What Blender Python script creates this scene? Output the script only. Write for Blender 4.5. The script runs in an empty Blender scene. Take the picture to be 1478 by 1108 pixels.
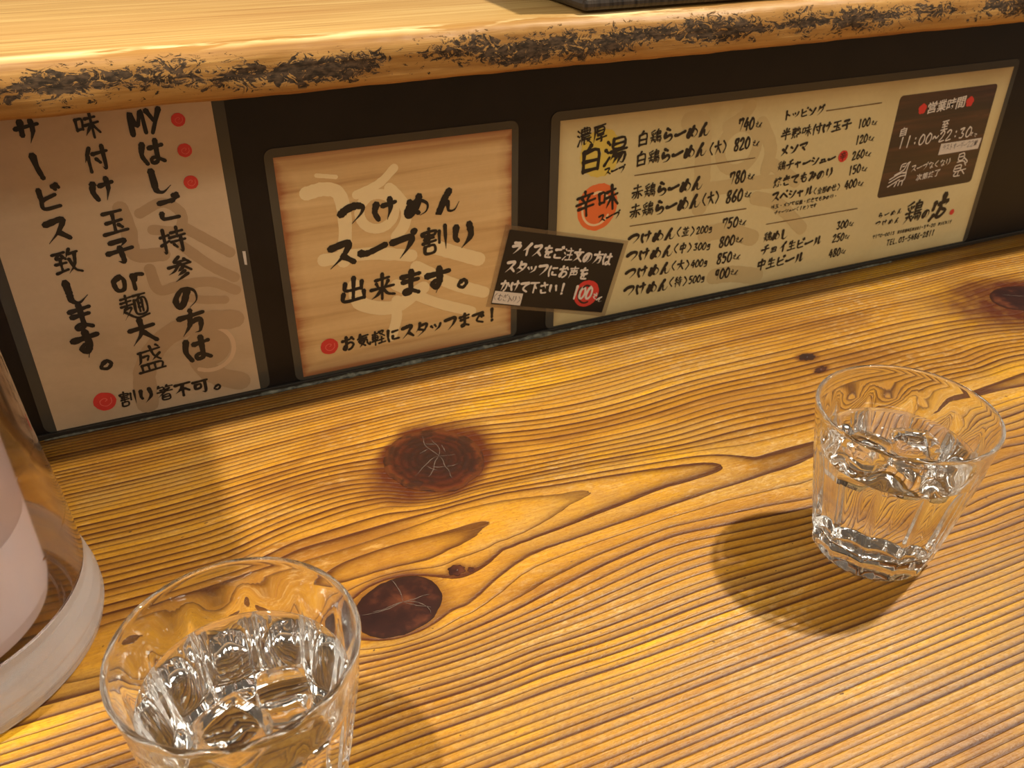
import bpy, bmesh, math, random
import numpy as np
from mathutils import Matrix, Vector

random.seed(5); rng = np.random.default_rng(5)
sc = bpy.context.scene
col = sc.collection
PI = math.pi

# ------------------------------------------------------------------ camera
R = ((0.91562114, 0.20958849, -0.34308976), (-0.40200357, 0.48910421, -0.77406085), (0.0055724, 0.84666979, 0.53208948))
cd = bpy.data.cameras.new('camera'); cam = bpy.data.objects.new('camera', cd); col.objects.link(cam)
cam.matrix_world = Matrix.Translation((-0.1530, -0.4765, 0.2932)) @ Matrix(R).to_4x4()
cd.sensor_fit = 'HORIZONTAL'; cd.sensor_width = 36; cd.lens = 1275.6 / 1478 * 36
cd.clip_start = 0.01; cd.clip_end = 30
cd.dof.use_dof = True; cd.dof.focus_distance = 0.42; cd.dof.aperture_fstop = 24
sc.camera = cam

# ------------------------------------------------------------------ light
sc.view_settings.view_transform = 'Standard'; sc.view_settings.look = 'None'
sc.view_settings.gamma = 1; sc.view_settings.use_curve_mapping = False
sc.view_settings.exposure = 0.0
w = bpy.data.worlds.new('room_light'); sc.world = w; w.use_nodes = True
wn, wl = w.node_tree.nodes, w.node_tree.links
bg = wn['Background']; bg.inputs['Strength'].default_value = 0.34
wc = wn.new('ShaderNodeTexCoord'); wx = wn.new('ShaderNodeSeparateXYZ'); wr = wn.new('ShaderNodeValToRGB')
wm = wn.new('ShaderNodeMath'); wm.operation = 'MULTIPLY_ADD'; wm.inputs[1].default_value = 0.5; wm.inputs[2].default_value = 0.5
for p_, c_ in ((0.0, (0.20, 0.14, 0.09)), (0.44, (0.45, 0.34, 0.23)), (0.52, (1.5, 1.24, 0.96)), (0.61, (1.3, 1.08, 0.84)), (0.76, (0.36, 0.29, 0.22)), (1.0, (0.15, 0.12, 0.09))):   # warm room: lit walls around, dim ceiling, dim floor
    e = wr.color_ramp.elements[0] if p_ == 0 else wr.color_ramp.elements[-1] if p_ == 1 else wr.color_ramp.elements.new(p_)
    e.position = p_; e.color = (*c_, 1)
wl.new(wc.outputs['Generated'], wx.inputs[0]); wl.new(wx.outputs['Z'], wm.inputs[0]); wl.new(wm.outputs[0], wr.inputs[0]); wl.new(wr.outputs[0], bg.inputs['Color'])

def lamp(name, x, y, z, power, radius, colr):
    d = bpy.data.lights.new(name, 'AREA'); d.shape = 'DISK'; d.size = radius * 2; d.energy = power; d.color = colr
    o = bpy.data.objects.new(name, d); col.objects.link(o); o.location = (x, y, z)
    o.rotation_euler = (Vector((0.05, -0.2, 0)) - Vector((x, y, z))).to_track_quat('-Z', 'Y').to_euler()
    return o
WARM = (1.0, 0.90, 0.73)
def downlight(x, y, z, power, aim, cone, blend):
    d = bpy.data.lights.new('downlight', 'SPOT'); d.energy = power; d.color = WARM; d.shadow_soft_size = 0.038; d.spot_size = math.radians(cone); d.spot_blend = blend
    o = bpy.data.objects.new('downlight', d); col.objects.link(o); o.location = (x, y, z); o.rotation_euler = (Vector(aim) - Vector((x, y, z))).to_track_quat('-Z', 'Y').to_euler()
downlight(1.06, -0.25, 1.8, 215, (0.46, -0.28, 0), 58, 0.9)
downlight(-0.65, -0.27, 1.8, 150, (-0.36, -0.12, 0.05), 34, 1.0)
lamp('glint_lamp', 2.8, -0.27, 1.8, 5, 0.05, WARM)  # weak unseen pair, added for glints in the glasses
lamp('glint_lamp', -2.4, -0.27, 1.8, 5, 0.05, WARM)
for x_, y_, e_ in ((-1.3, -1.5, 14), (0.4, -1.7, 14)):      # unseen soft panels added behind the viewer to whiten the glasses and fill the board
    o_ = lamp('fill_panel', x_, y_, 1.9, e_, 0.05, (1.0, 0.94, 0.80)); o_.data.shape = 'RECTANGLE'; o_.data.size = 1.1; o_.data.size_y = 0.5; o_.rotation_euler = (0, 0, 0)
# printed text: (characters, x and z of the first and last character centre, height), all in millimetres on the board
D_M1 = [('MY',-141.8,169.0,-141.8,169.0,12.8),
 ('は',-141.7,153.5,-141.7,153.5,13.3),
 ('し',-141.2,138.5,-141.2,138.5,13.7),
 ('ご',-139.7,123.4,-139.7,123.4,14.2),
 ('持',-140.6,105.6,-140.6,105.6,14.7),
 ('参',-140.1,88.6,-140.1,88.6,15.3),
 ('の',-140.2,72.2,-140.2,72.2,15.8),
 ('方',-140.0,55.8,-140.0,55.8,16.3),
 ('は',-140.0,38.9,-140.0,38.9,16.8),
 ('味',-168.4,169.9,-168.4,169.9,12.6),
 ('付',-167.9,153.4,-167.9,153.4,13.1),
 ('け',-168.3,137.4,-168.3,137.4,13.6),
 ('玉',-167.2,119.9,-167.2,119.9,14.1),
 ('子',-167.5,103.8,-167.5,103.8,14.6),
 ('or',-167.0,87.5,-167.0,87.5,15.1),
 ('麺',-167.5,71.6,-167.5,71.6,15.6),
 ('大',-166.7,55.3,-166.7,55.3,16.1),
 ('盛',-165.8,38.3,-165.8,38.3,16.6),
 ('サ',-194.6,169.7,-194.6,169.7,12.4),
 ('|',-194.8,152.6,-194.8,152.6,12.9),
 ('ビ',-193.7,136.5,-193.7,136.5,13.4),
 ('ス',-194.1,119.9,-194.1,119.9,13.9),
 ('致',-193.8,102.3,-193.8,102.3,14.4),
 ('し',-193.9,85.6,-193.9,85.6,14.9),
 ('ま',-194.4,70.2,-194.4,70.2,15.4),
 ('す',-195.4,53.8,-195.4,53.8,15.9),
 ('。',-187.8,43.4,-187.8,43.4,16.3),
 ('割り箸不可。',-182.5,15.6,-132.8,13.5,9.8)]
D_M1dots = [('@',-126.4,168.3,-126.4,168.3,6.8),
 ('@',-126.1,152.7,-126.1,152.7,7.1),
 ('@',-126.1,135.8,-126.1,135.8,7.3),
 ('@',-194.6,16.7,-194.6,16.7,12.0)]
D_M2 = [('つけめん',-42.4,105.4,15.6,104.6,14.1),
 ('スープ割り',-51.4,82.0,25.1,81.7,15.5),
 ('出来ます。',-46.3,58.5,24.8,53.5,15.5),
 ('お気軽にスタッフまで!',-52.9,23.0,43.3,22.9,9.2)]
D_M2dots = [('@',-64.7,23.4,-64.7,23.4,10.9)]
D_M4 = [('ライスをご注文の方は',60.3,67.7,127.3,48.2,8.1),
 ('スタッフにお声を',56.4,55.5,109.7,40.7,7.8),
 ('かけて下さい!',52.4,42.7,94.2,32.2,7.5),
 ('100',104.5,27.9,114.9,25.5,9.4),
 ('えん',119.6,22.6,123.3,19.2,4.0)]
D_M4c = [(55.6,80.8),
 (139.4,57.5),
 (125.9,8.2),
 (42.6,31.4)]
D_M4s = [(45.5,40.4),
 (65.4,34.5),
 (63.2,26.2),
 (43.1,32.3),
 (112.5,25.4),
 (123.0,23.4)]
D_M4st = [('(むぎ入り)',45.5,36.3,62.4,30.7,4.5)]
D_M3 = [('濃厚',105.5,133.0,116.2,134.0,10.0),
 ('白',110.9,118.7,110.9,118.7,15.9),
 ('湯',128.3,121.1,128.3,121.1,16.0),
 ('スープ',123.4,109.1,134.0,109.4,4.6),
 ('辛味',108.9,89.5,125.3,91.0,14.8),
 ('スープ',121.3,77.9,132.7,78.8,4.9),
 ('白鶏らーめん',147.8,127.2,194.3,127.6,8.4),
 ('740',223.0,127.8,231.7,127.8,8.0),
 ('えん',236.1,126.6,239.2,125.8,3.4),
 ('白鶏らーめん',147.8,114.1,193.6,114.4,8.6),
 ('(大)',201.4,114.0,212.0,114.6,7.9),
 ('820',221.7,114.6,230.5,114.9,8.2),
 ('えん',236.0,114.1,239.2,113.1,3.5),
 ('赤鶏らーめん',146.9,91.9,193.8,91.4,9.0),
 ('780',222.0,91.5,231.0,91.7,8.5),
 ('えん',236.0,91.0,239.3,89.9,3.7),
 ('赤鶏らーめん',146.5,78.9,193.7,78.8,9.2),
 ('(大)',200.8,78.9,211.4,79.5,8.4),
 ('860',221.4,78.3,230.9,78.2,8.7),
 ('えん',235.9,78.1,239.1,77.0,3.7),
 ('つけめん',147.5,59.1,176.2,57.9,8.0),
 ('(並)',182.9,58.4,194.5,57.4,6.4),
 ('200g',199.2,57.1,209.3,56.9,5.4),
 ('750',221.2,58.7,230.5,58.3,7.7),
 ('えん',234.6,57.7,238.4,56.4,3.5),
 ('つけめん',147.2,46.5,175.7,45.3,8.2),
 ('(中)',182.1,46.3,193.8,45.2,6.5),
 ('300g',198.9,44.9,209.7,44.0,5.5),
 ('800',220.7,44.8,229.9,44.9,7.8),
 ('えん',234.0,44.6,237.9,43.2,3.6),
 ('つけめん',147.2,33.5,175.3,32.4,8.4),
 ('(大)',181.8,33.2,193.6,32.1,6.7),
 ('400g',198.3,31.9,209.1,31.2,5.6),
 ('850',220.7,32.0,229.6,31.9,8.0),
 ('えん',233.8,31.5,237.7,30.1,3.7),
 ('つけめん',147.2,20.6,174.9,19.4,8.6),
 ('(特)',181.3,20.7,193.3,19.5,6.8),
 ('500g',198.0,19.5,208.5,19.0,5.8),
 ('900',220.6,19.4,229.6,19.6,8.2),
 ('えん',233.8,19.2,237.7,17.8,3.8),
 ('トッピング',260.7,130.1,288.5,130.7,5.6),
 ('半熟味付け玉子',262.0,117.3,314.7,117.9,6.9),
 ('100',326.9,117.2,334.5,117.8,6.0),
 ('えん',338.7,116.7,341.8,116.0,2.8),
 ('メンマ',263.2,105.4,279.5,106.2,6.3),
 ('120',327.7,105.4,335.3,106.0,6.2),
 ('えん',338.9,105.6,342.2,104.5,2.9),
 ('鶏チャーシュー',262.7,94.6,307.2,94.7,6.5),
 ('260',327.8,94.1,335.5,94.7,6.3),
 ('えん',339.1,94.3,342.5,93.1,3.0),
 ('焼きてもみのり',261.8,83.2,307.5,84.0,6.6),
 ('150',327.3,83.1,335.0,83.9,6.4),
 ('えん',338.8,83.1,342.1,82.0,3.0),
 ('スペシャル',262.2,72.4,291.9,72.6,6.7),
 ('(全部のせ)',297.4,71.6,319.3,72.0,4.7),
 ('400',326.7,72.4,334.5,72.9,6.5),
 ('えん',338.3,72.0,341.6,70.9,3.1),
 ('味玉・メンマ増量・焼きてもみのり・',261.3,65.0,318.1,65.2,2.9),
 ('チャーシュー(1枚)です',265.1,60.2,300.0,60.4,2.7),
 ('鶏めし',261.1,42.1,276.5,41.8,7.2),
 ('チョイ生ビール',260.9,31.9,309.4,31.2,7.0),
 ('中生ビール',259.8,20.4,294.8,19.8,7.6),
 ('300',327.3,40.7,334.8,40.9,6.3),
 ('えん',338.2,40.4,340.8,39.4,3.0),
 ('250',325.9,30.5,333.5,30.5,6.4),
 ('えん',336.9,30.1,339.6,29.1,3.0),
 ('480',325.5,18.1,333.1,18.2,6.6),
 ('えん',336.5,18.1,339.1,17.0,3.1),
 ('らーめん',367.6,42.5,386.7,43.0,3.9),
 ('つけめん',367.2,35.9,386.5,35.5,4.0),
 ('鶏',401.7,39.8,401.7,39.8,16.8),
 ('の',415.9,37.0,415.9,37.0,7.8),
 ('穴',429.5,40.3,429.5,40.3,17.5),
 ('〒170-0013 東京都豊島区東池袋1-39-20 慶太ビル1F',365.9,25.1,446.4,25.2,2.7),
 ('TEL.03-5486-2811',382.7,17.6,429.8,18.4,4.7)]
D_M3red = [('o',444.6,33.7,444.6,33.7,5.3),
 ('辛',317.3,95.0,317.3,95.0,7.9)]
D_yel = [('@',117.9,121.5,117.9,121.5,30.8)]
D_ring = [('o',117.7,86.0,117.7,86.0,32.7)]
D_rules = [(143.8,103.7,238.6,103.6),
 (143.4,69.0,237.7,67.3),
 (293.8,129.7,343.0,130.3),
 (258.0,52.4,342.2,51.9)]
D_plaque = [(358.8,134.2),
 (456.1,133.1),
 (456.7,58.1),
 (360.3,56.9)]
D_plsticker = [(412.3,92.8),
 (454.1,92.7),
 (453.3,84.4),
 (412.1,84.2)]
D_pltext = [('営業時間',393.1,122.1,421.2,122.9,7.7),
 ('自',370.4,106.7,370.4,106.7,5.9),
 ('至',411.0,107.0,411.0,107.0,6.6),
 ('11:00〜22:30',371.0,98.4,438.2,99.1,8.4),
 ('まで',441.8,97.1,446.1,95.8,2.8),
 ('スープなくなり',390.0,76.7,424.8,77.4,5.1),
 ('次第終了',397.9,68.8,416.0,69.8,4.8)]
D_plst = [('ラストオーダー22時',416.2,89.4,449.2,89.2,4.6)]
D_plred = [('f',383.9,121.9,383.9,121.9,7.9),
 ('f',430.4,122.5,430.4,122.5,8.2)]
GRAIN = [
(1,[[-98.9,-162.8],[-76.9,-160.8],[-55.1,-162.2],[-37.6,-164.8],[-31.2,-169.2],[-41.2,-174.1],[-51.3,-176.1],[-62.7,-177.9],[-81.8,-176.7],[-102.5,-176.5]]),
(2,[[-120.3,-155.6],[-96.8,-154.9],[-69.9,-153.1],[-38.9,-150.0],[-15.7,-151.7],[6.9,-156.6],[20.2,-162.9],[21.3,-167.0],[12.7,-170.5],[-1.9,-175.1],[-18.6,-180.1],[-35.2,-181.5],[-50.8,-181.5]]),
(3,[[-118.2,-145.7],[-94.3,-145.3],[-67.3,-144.7],[-36.8,-144.4],[-12.6,-144.5],[19.3,-150.1],[57.5,-156.1],[96.7,-163.0],[110.7,-170.3],[102.5,-174.2],[84.1,-175.4],[67.7,-174.7],[45.2,-177.3],[24.0,-180.0],[3.3,-182.4],[-15.2,-182.7],[-28.4,-183.4]]),
(4,[[127.0,-171.9],[152.7,-172.4],[171.9,-172.7],[250.3,-172.4],[343.3,-166.3]]),
(4,[[-56.2,-212.4],[-45.6,-206.8],[-36.8,-201.5],[-23.3,-196.5],[-10.7,-193.6],[18.8,-191.9],[51.5,-190.1],[90.9,-187.8],[135.7,-187.8]]),
(5,[[-62.2,-216.9],[-48.2,-213.1],[-34.8,-207.2],[-22.3,-201.4],[15.5,-198.1],[51.4,-197.0],[92.9,-197.3],[139.3,-200.5]]),
(6,[[-114.0,-220.3],[-96.1,-223.3],[-76.8,-223.8],[-55.4,-221.2],[-37.3,-217.8],[-25.1,-214.3],[-12.1,-210.8],[9.5,-207.1],[37.4,-204.3],[55.5,-203.3],[105.9,-208.9],[135.6,-213.3]]),
(6.5,[[-58.8,-95.4],[-52.7,-80.5],[-40.7,-72.4],[-23.4,-74.6],[-9.7,-85.7],[-9.3,-106.2],[-21.9,-127.8],[-34.1,-134.0],[-44.4,-133.9],[-55.7,-124.7],[-60.9,-111.0]]),
(3.5,[[-104.0,-198.8],[-99.0,-187.5],[-87.9,-182.8],[-72.2,-185.7],[-64.2,-195.5],[-66.9,-205.9],[-73.7,-214.1],[-85.9,-217.4],[-97.4,-214.5],[-104.3,-206.5]]),
(8,[[-114.8,-129.8],[-89.4,-126.4],[-67.9,-128.0]]),
(8,[[-21.8,-137.4],[5.2,-139.5],[44.9,-143.4],[102.5,-150.8],[171.0,-155.7]]),
(14,[[411.0,-86.4],[437.6,-72.5],[454.0,-73.0],[401.8,-100.5],[407.5,-112.2]]),
]
G = {
'つ':"w1.15 0662 3075 6580 8868 8045 4515~", 'け':"w1.3 1578 1050 2218;4068 8875;6892 7055 5510~", 'め':"2270 3040 5220;5885 4545 1515 0835 2560 6070 9048 8522 6008~",
'ん':"5592 3055 1008 3045 4850 5015 7512 9540~", 'ス':"1580 7886 5545 1005~;5740 9012", 'ー':"w1.15 0846 3042 9256", '|':"w1.1 4595 4850 6005",
'プ':"0868 7674 6438 3300~;w.55 7992 8899 9791 8883 7992", 'フ':"1078 8582 7040 3005~", 'り':"2288 1850 2635;7090 7850 6525 4002~",
'出':"5095 5045 4810;2078 2250 7852;8078 7850;1238 1408 8812;8838 8808", '来':"2578 7582;2862 3548;7268 6250;0842 9248;5098 5000;4840 3018 0805~;5242 7018 9510",
'ま':"1580 8584;2058 8062;5298 5250 5015 3008 2520 4526 8208", 'す':"0875 9480;5598 5850 4525 3038 4552 5840 4500~", '。':"w.7 3535 5040 6025 4510 2520 3535",
'お':"1272 6576;3895 3650 3012 1520 3040 6552 8535 7012 5005;7585 9068", '気':"3095 2075 1065;2880 8582;2565 7566;2050 7052 7825 9508 9525;5542 2005~;2538 6010",
'軽':"0878 4680;1065 1040 4440 4465 1065;1052 4452;0428 5030;2795 2700;5588 8888 5048~;5880 9552;5830 8832;7248 7208;5007 9810",
'に':"1585 1040 1808;4570 8572;4538 4818 9015", 'タ':"3595 3065 0538~;3575 8578 6535 1502~;3052 6535", 'ッ':"1060 2045;3865 4548;8068 7035 3508~",
'で':"0878 8882 5560 4030 8508;7258 7848;8562 9252", '!':"5095 5035;5012 4808", 'は':"w1.15 1585 0845 2210;4068 9272;6892 6850 6615 4510 4224 6028 9208",
'し':"w1.1 2592 2850 3018 5505 9025~", 'ご':"2075 7578 6568~;2035 2515 8512;7895 8585;9098 9688", 'サ':"0668 9474;w1.3 3092 2840;7095 7050 5005~",
'ビ':"2088 2050 2515 8515;2550 7560;7592 8280;8897 9586", 'の':"5570 4030 2015 1045 4078 8068 8530 5505~", 'ラ':"2588 7590;1562 8568 6535 3005~",
'イ':"8092 5062 1540~;5560 5505", 'を':"1578 8080;4895 2848 5052 6040 6025;8552 4035 3512 8508", 'か':"0868 6570 6025 4508;4092 3050 1510~;7572 9545",
'て':"0878 9082 5560 4030 8008", 'さ':"1570 8578;4595 7045~;2532 3510 8010", 'い':"1578 1835 3018~;7572 8835", 'ら':"4092 6580;3068 2535 6548 8530 6508 3005~",
'え':"4092 6582;2060 7562 1508~;4535 5510 9008", 'メ':"7592 5040 1508~;3068 8018", 'ン':"1278 3560;8575 5025 1512~", 'マ':"0880 9082 5038~;4050 6518",
'チ':"7592 3080~;0855 9258;5282 4830 2505~", 'ャ':"1555 7562 6540~;3570 4505", 'シ':"1885 3575;1060 2850;8570 5525 1512~", 'ュ':"2550 6552 6022;1020 8522",
'ョ':"2560 7560 7010;2838 7238;2012 7512", 'き':"2078 8084;1560 8566;4098 7542~;2530 3508 7808", 'も':"5095 3550 4012 7508 8535;2072 7574;1848 7250",
'み':"2082 5585 3540 1515 2512 5035 9548;8065 7535 5505~", 'ペ':"0538 3568 4568 9525;w.55 7288 8197 9088 8179 7288", 'ル':"3080 2840 0808~;6588 6515 9540~",
'ト':"3595 3505;3860 7540", 'ピ':"2088 2050 2515 8515;2550 7560;w.55 7992 8899 9791 8883 7992", 'グ':"3592 3065 0538~;3575 8078 6535 1502~;7895 8585;9098 9688",
'せ':"0858 9462;7090 6840;3085 3015 8512", 'ぎ':"2078 7084;1560 7566;4098 6542~;2530 3508 7808;8095 8585;9298 9788", 'む':"0872 6576;3592 3525 1520 2040 3525 3508 8008 8530;7870 9260",
'な':"0878 5580;3595 1545~;7075 9060;6855 6515 4508 4224 6028 9010", 'く':"6592 2050 7008", 'オ':"0870 9272;6095 6008;5868 1015~", 'ダ':"3595 3065 0538~;3575 7578 6535 1502~;3052 6535;8095 8785;9298 9788",
'Y':"1592 5050;8892 3005", 'M':"1005 1590 4535 8092 9005", 'o':"5565 2050 3015 6515 7550 5565", 'r':"2565 2510;2845 4565 8060",
'0':"5090 1560 1520 5008 8535 8075 5090", '1':"5592 4505", '2':"1575 4592 7575 5040 1008 8510", '3':"1585 7088 4052 7535 5508 1515", '4':"5590 1035 8840;7060 6205",
'5':"2590 2055 6058 7530 4505 1512;2590 8092", '6':"7090 3060 1525 4505 8025 5548 1835", '7':"1588 1562;1582 8588 4505~", '8':"7588 3590 2565 7535 6008 2010 2035 7568 7588",
'9':"7585 3588 2555 6050 7588 7545 5505~", 'g':"7560 3562 2540 5535 7560 7505 2502", '(':"w.7 7095 3050 7005", ')':"w.7 3095 7050 3005", ':':"5070 5063;5032 5025",
'〜':"1045 3060 6040 9055", '-':"2050 8050", '・':"5054 5046", '.':"2512 2808",
'割':"3098 3088;0875 0885 5585 5272;1570 4872;1558 4860;0845 5548;3078 3035;1530 1505 4805 4830 1530;6880 6835;9095 9205~",
'味':"0878 0835;0878 3278 3038;0840 3040;4575 8578;4052 9556;6898 6800;6550 3812~;7050 9515", '付':"3095 0545~;2065 2005;4070 9573;7895 7810 6515~;5050 6035",
'玉':"1588 8590;2052 8055;5088 5012;0510 9513;6538 7828", '子':"2088 7590 5065~;5065 5510 3515~;0550 9555",
'麺':"0885 4588;0672 4274;0458 4860;2698 2658;2555 0530~;1545 4045 0805~;1535 5505 9808;5288 9790;7588 7075;5572 5520 9222 9274 5572;6870 6825;8070 8025;6858 8058;6842 8042",
'大':"0865 9570;5098 4850 1005~;5055 9508", '盛':"1280 9082;2080 1545 0535~;2262 4562 4045;5598 6560 8540;8565 5540~;7898 8690;1530 1505;1530 8530 8505;3830 3805;6030 6005;0304 9704",
'持':"1598 1510 0515~;0270 3574;0240 3552;4580 9082;6898 6862;3862 9865;4045 9547;8060 8005 6812~;5035 6022",
'参':"5098 3080 7582;7088 8575;0865 9268;5078 3050 0538~;5568 9040;6055 4042~;6542 3528~;7530 2508~", '方':"5098 5082;0875 9580;4575 4040 1005~;4552 8055 7515 5510~",
'致':"0588 4890;2888 1568 4570;3878 4862;1048 4850;2868 2820;0515 5022;6898 5268~;6280 9582;8580 7535 4805~;6060 7520 9805",
'箸':"2098 0878~;1588 4588;6898 5580~;6588 9888;2570 7572;5080 5055;0855 9558;8075 4045 1025~;3532 3502 7502 7535 3532;3518 7518",
'不':"0885 9588;5585 3550 0530~;5070 5005;6055 9035", '可':"0585 9588;2065 2040 5042 5067 2065;7885 7810 5515~",
'白':"5098 3580;2075 2005;2075 8077 8008;2042 8042;2010 8010", '湯':"1590 2578;0862 2052;0508 2535;4095 4062 8562 8595 4095;4078 8578;3052 9855;5052 3025~;4538 9040 8508 7012~;6038 4010~;7538 5805~",
'濃':"1092 2080;0565 1855;0308 2238;3592 3568 8868 8892 3592;3580 8880;5598 5568;7098 7068;3060 9560;3560 2808~;4548 8848;3838 9538;5038 4808 6515~;6535 9505;8530 7022",
'厚':"1590 9292;2090 1850 0505~;3580 3552 8052 8080 3580;3566 8066;3542 8042 6030~;6032 6005 4808~;2822 9525",
'辛':"5098 5085;1580 8583;3575 4262;6878 6065;0855 9558;1535 8538;5055 5000", '赤':"2080 8083;5098 5055;0852 9556;4252 4020 1505~;6052 6010 5015~;2538 1022;7538 9020",
'鶏':"4095 1085;1575 2065;3078 3068;4578 3862~;0850 4852;2860 2535 0508~;3035 4812;1535 4535;7098 6588;5885 5840;5885 9085 9065;5865 9065;5875 9075;5852 9552;5840 9540 9008 8010~;5528 5018;6828 6818;8028 8018",
'注':"1590 2578;0862 2052;0508 2535;6098 6885;4078 9280;4045 9047;6878 6808;3206 9808", '文':"5098 5082;0875 9578;7075 5035 0805~;3065 6030 9505",
'声':"5098 5068;1084 9086;2068 8070;2055 8057 8035;2055 2035 0805~;2035 8035;5055 5035", '下':"0588 9590;5088 5005;5560 7542", '中':"1575 1540;1575 8577 8042;1542 8542;5098 5000",
'生':"3090 1060~;2570 8572;2542 8044;5095 5010;0508 9510", '半':"2585 3568;7588 6570;1560 8562;0538 9540;5098 5000",
'並':"3095 3882;7095 6082;1078 9080;3878 3810;6078 6010;1550 2530;8555 7232;0508 9510", '特':"1090 0560;0572 3574;0335 3848;2098 2000;5085 9085;6898 6865;4065 9865;4045 9545;8058 8005 6810~;5035 6022",
'穴':"w1.9 6398 6270;w1.2 4262 9270 8052~;w1.3 1872 1245;w1.2 2218 0502;w1.1 5548 4012 6508 8828 6040",
}

# ------------------------------------------------------------------ node helpers
class NT:
    def __init__(s, name):
        s.m = bpy.data.materials.new(name); s.m.use_nodes = True
        s.n = s.m.node_tree.nodes; s.l = s.m.node_tree.links
        s.p = s.n['Principled BSDF']
    def put(s, sock, v):
        if v is None: return
        if hasattr(v, 'is_output'): s.l.new(v, sock)
        elif isinstance(v, (tuple, list)) and len(v) == 3 and sock.type == 'RGBA': sock.default_value = (*v, 1)
        else: sock.default_value = v
    def math(s, op, a, b=None, c=None, clamp=False):
        n = s.n.new('ShaderNodeMath'); n.operation = op; n.use_clamp = clamp
        s.put(n.inputs[0], a); s.put(n.inputs[1], b); s.put(n.inputs[2], c); return n.outputs[0]
    def co(s, scale=(1, 1, 1), kind='Object'):
        t = s.n.new('ShaderNodeTexCoord'); m = s.n.new('ShaderNodeMapping'); m.inputs['Scale'].default_value = scale
        s.l.new(t.outputs[kind], m.inputs[0]); return m.outputs[0]
    def noise(s, vec, scale=1, detail=2, rough=0.5, dist=0.0, out=0):
        n = s.n.new('ShaderNodeTexNoise'); s.put(n.inputs['Vector'], vec); n.inputs['Scale'].default_value = scale
        n.inputs['Detail'].default_value = detail; n.inputs['Roughness'].default_value = rough; n.inputs['Distortion'].default_value = dist
        return n.outputs[out]
    def ramp(s, f, stops, interp='LINEAR'):
        n = s.n.new('ShaderNodeValToRGB'); r = n.color_ramp; r.interpolation = interp
        while len(r.elements) < len(stops): r.elements.new(0.5)
        for e, (p, c) in zip(r.elements, stops):
            e.position = p; e.color = (*c, 1) if isinstance(c, (tuple, list)) else (c, c, c, 1)
        s.put(n.inputs[0], f); return n.outputs[0]
    def mix(s, f, a, b, mode='MIX'):
        n = s.n.new('ShaderNodeMix'); n.data_type = 'RGBA'; n.blend_type = mode
        s.put(n.inputs[0], f); s.put(n.inputs[6], a); s.put(n.inputs[7], b); return n.outputs[2]
    def bump(s, h, strength=0.3, dist=0.001):
        n = s.n.new('ShaderNodeBump'); n.inputs['Strength'].default_value = strength; n.inputs['Distance'].default_value = dist
        s.put(n.inputs['Height'], h); s.l.new(n.outputs[0], s.p.inputs['Normal']); return n
    def set(s, **k):
        for a, v in k.items(): s.put(s.p.inputs[a.replace('_', ' ')], v)
        return s.m

def simple(name, c, rough=0.5, **k):
    t = NT(name)
    n = t.noise(t.co(), 60, 3)
    t.set(Base_Color=t.mix(t.math('MULTIPLY', n, 0.35), c, tuple(x * 0.7 for x in c)), Roughness=rough, **k)
    return t.m

# ------------------------------------------------------------------ object helpers
def tag(o, label=None, cat=None, group=None, kind=None):
    if label: o['label'] = label
    if cat: o['category'] = cat
    if group: o['group'] = group
    if kind: o['kind'] = kind
    return o
def empty(name, loc=(0, 0, 0)):
    o = bpy.data.objects.new(name, None); o.empty_display_size = 0.01; o.location = loc; col.objects.link(o); return o
def link(name, me, m, parent=None, smooth=False, loc=None):
    o = bpy.data.objects.new(name, me); col.objects.link(o)
    if m: me.materials.append(m)
    if smooth: me.polygons.foreach_set('use_smooth', [True] * len(me.polygons))
    if parent: o.parent = parent
    if loc: o.location = loc
    return o
def mesh(name, v, f, m, parent=None, smooth=False, loc=None):
    me = bpy.data.meshes.new(name); me.from_pydata([tuple(map(float, q)) for q in v], [], f); me.update()
    return link(name, me, m, parent, smooth, loc)
def box(name, x0, x1, y0, y1, z0, z1, m, parent=None, bev=0.0, seg=2):
    bm = bmesh.new(); bmesh.ops.create_cube(bm, size=1)
    for v in bm.verts: v.co = ((x0 + x1) / 2 + v.co.x * (x1 - x0), (y0 + y1) / 2 + v.co.y * (y1 - y0), (z0 + z1) / 2 + v.co.z * (z1 - z0))
    if bev: bmesh.ops.bevel(bm, geom=bm.edges[:], offset=bev, segments=seg, affect='EDGES', profile=0.5)
    me = bpy.data.meshes.new(name); bm.to_mesh(me); bm.free(); return link(name, me, m, parent)
def lathe(prof, n=96, closed=False, mod=None):
    v, f = [], []
    for i, (r, z) in enumerate(prof):
        for k in range(n):
            a = 2 * PI * k / n; rr = mod(r, z, a, i) if mod else r
            v.append((rr * math.cos(a), rr * math.sin(a), z))
    for i in range(len(prof) - 1 + (1 if closed else 0)):
        j = (i + 1) % len(prof)
        for k in range(n):
            q = (k + 1) % n; f.append((i * n + k, i * n + q, j * n + q, j * n + k))
    if not closed:
        f.append(tuple(range(n))[::-1]); f.append(tuple((len(prof) - 1) * n + k for k in range(n)))
    return v, f
def noise2(x, y, s, seed=0):
    from mathutils import noise
    return noise.noise(Vector((x * s, y * s, seed * 7.3)))

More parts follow.
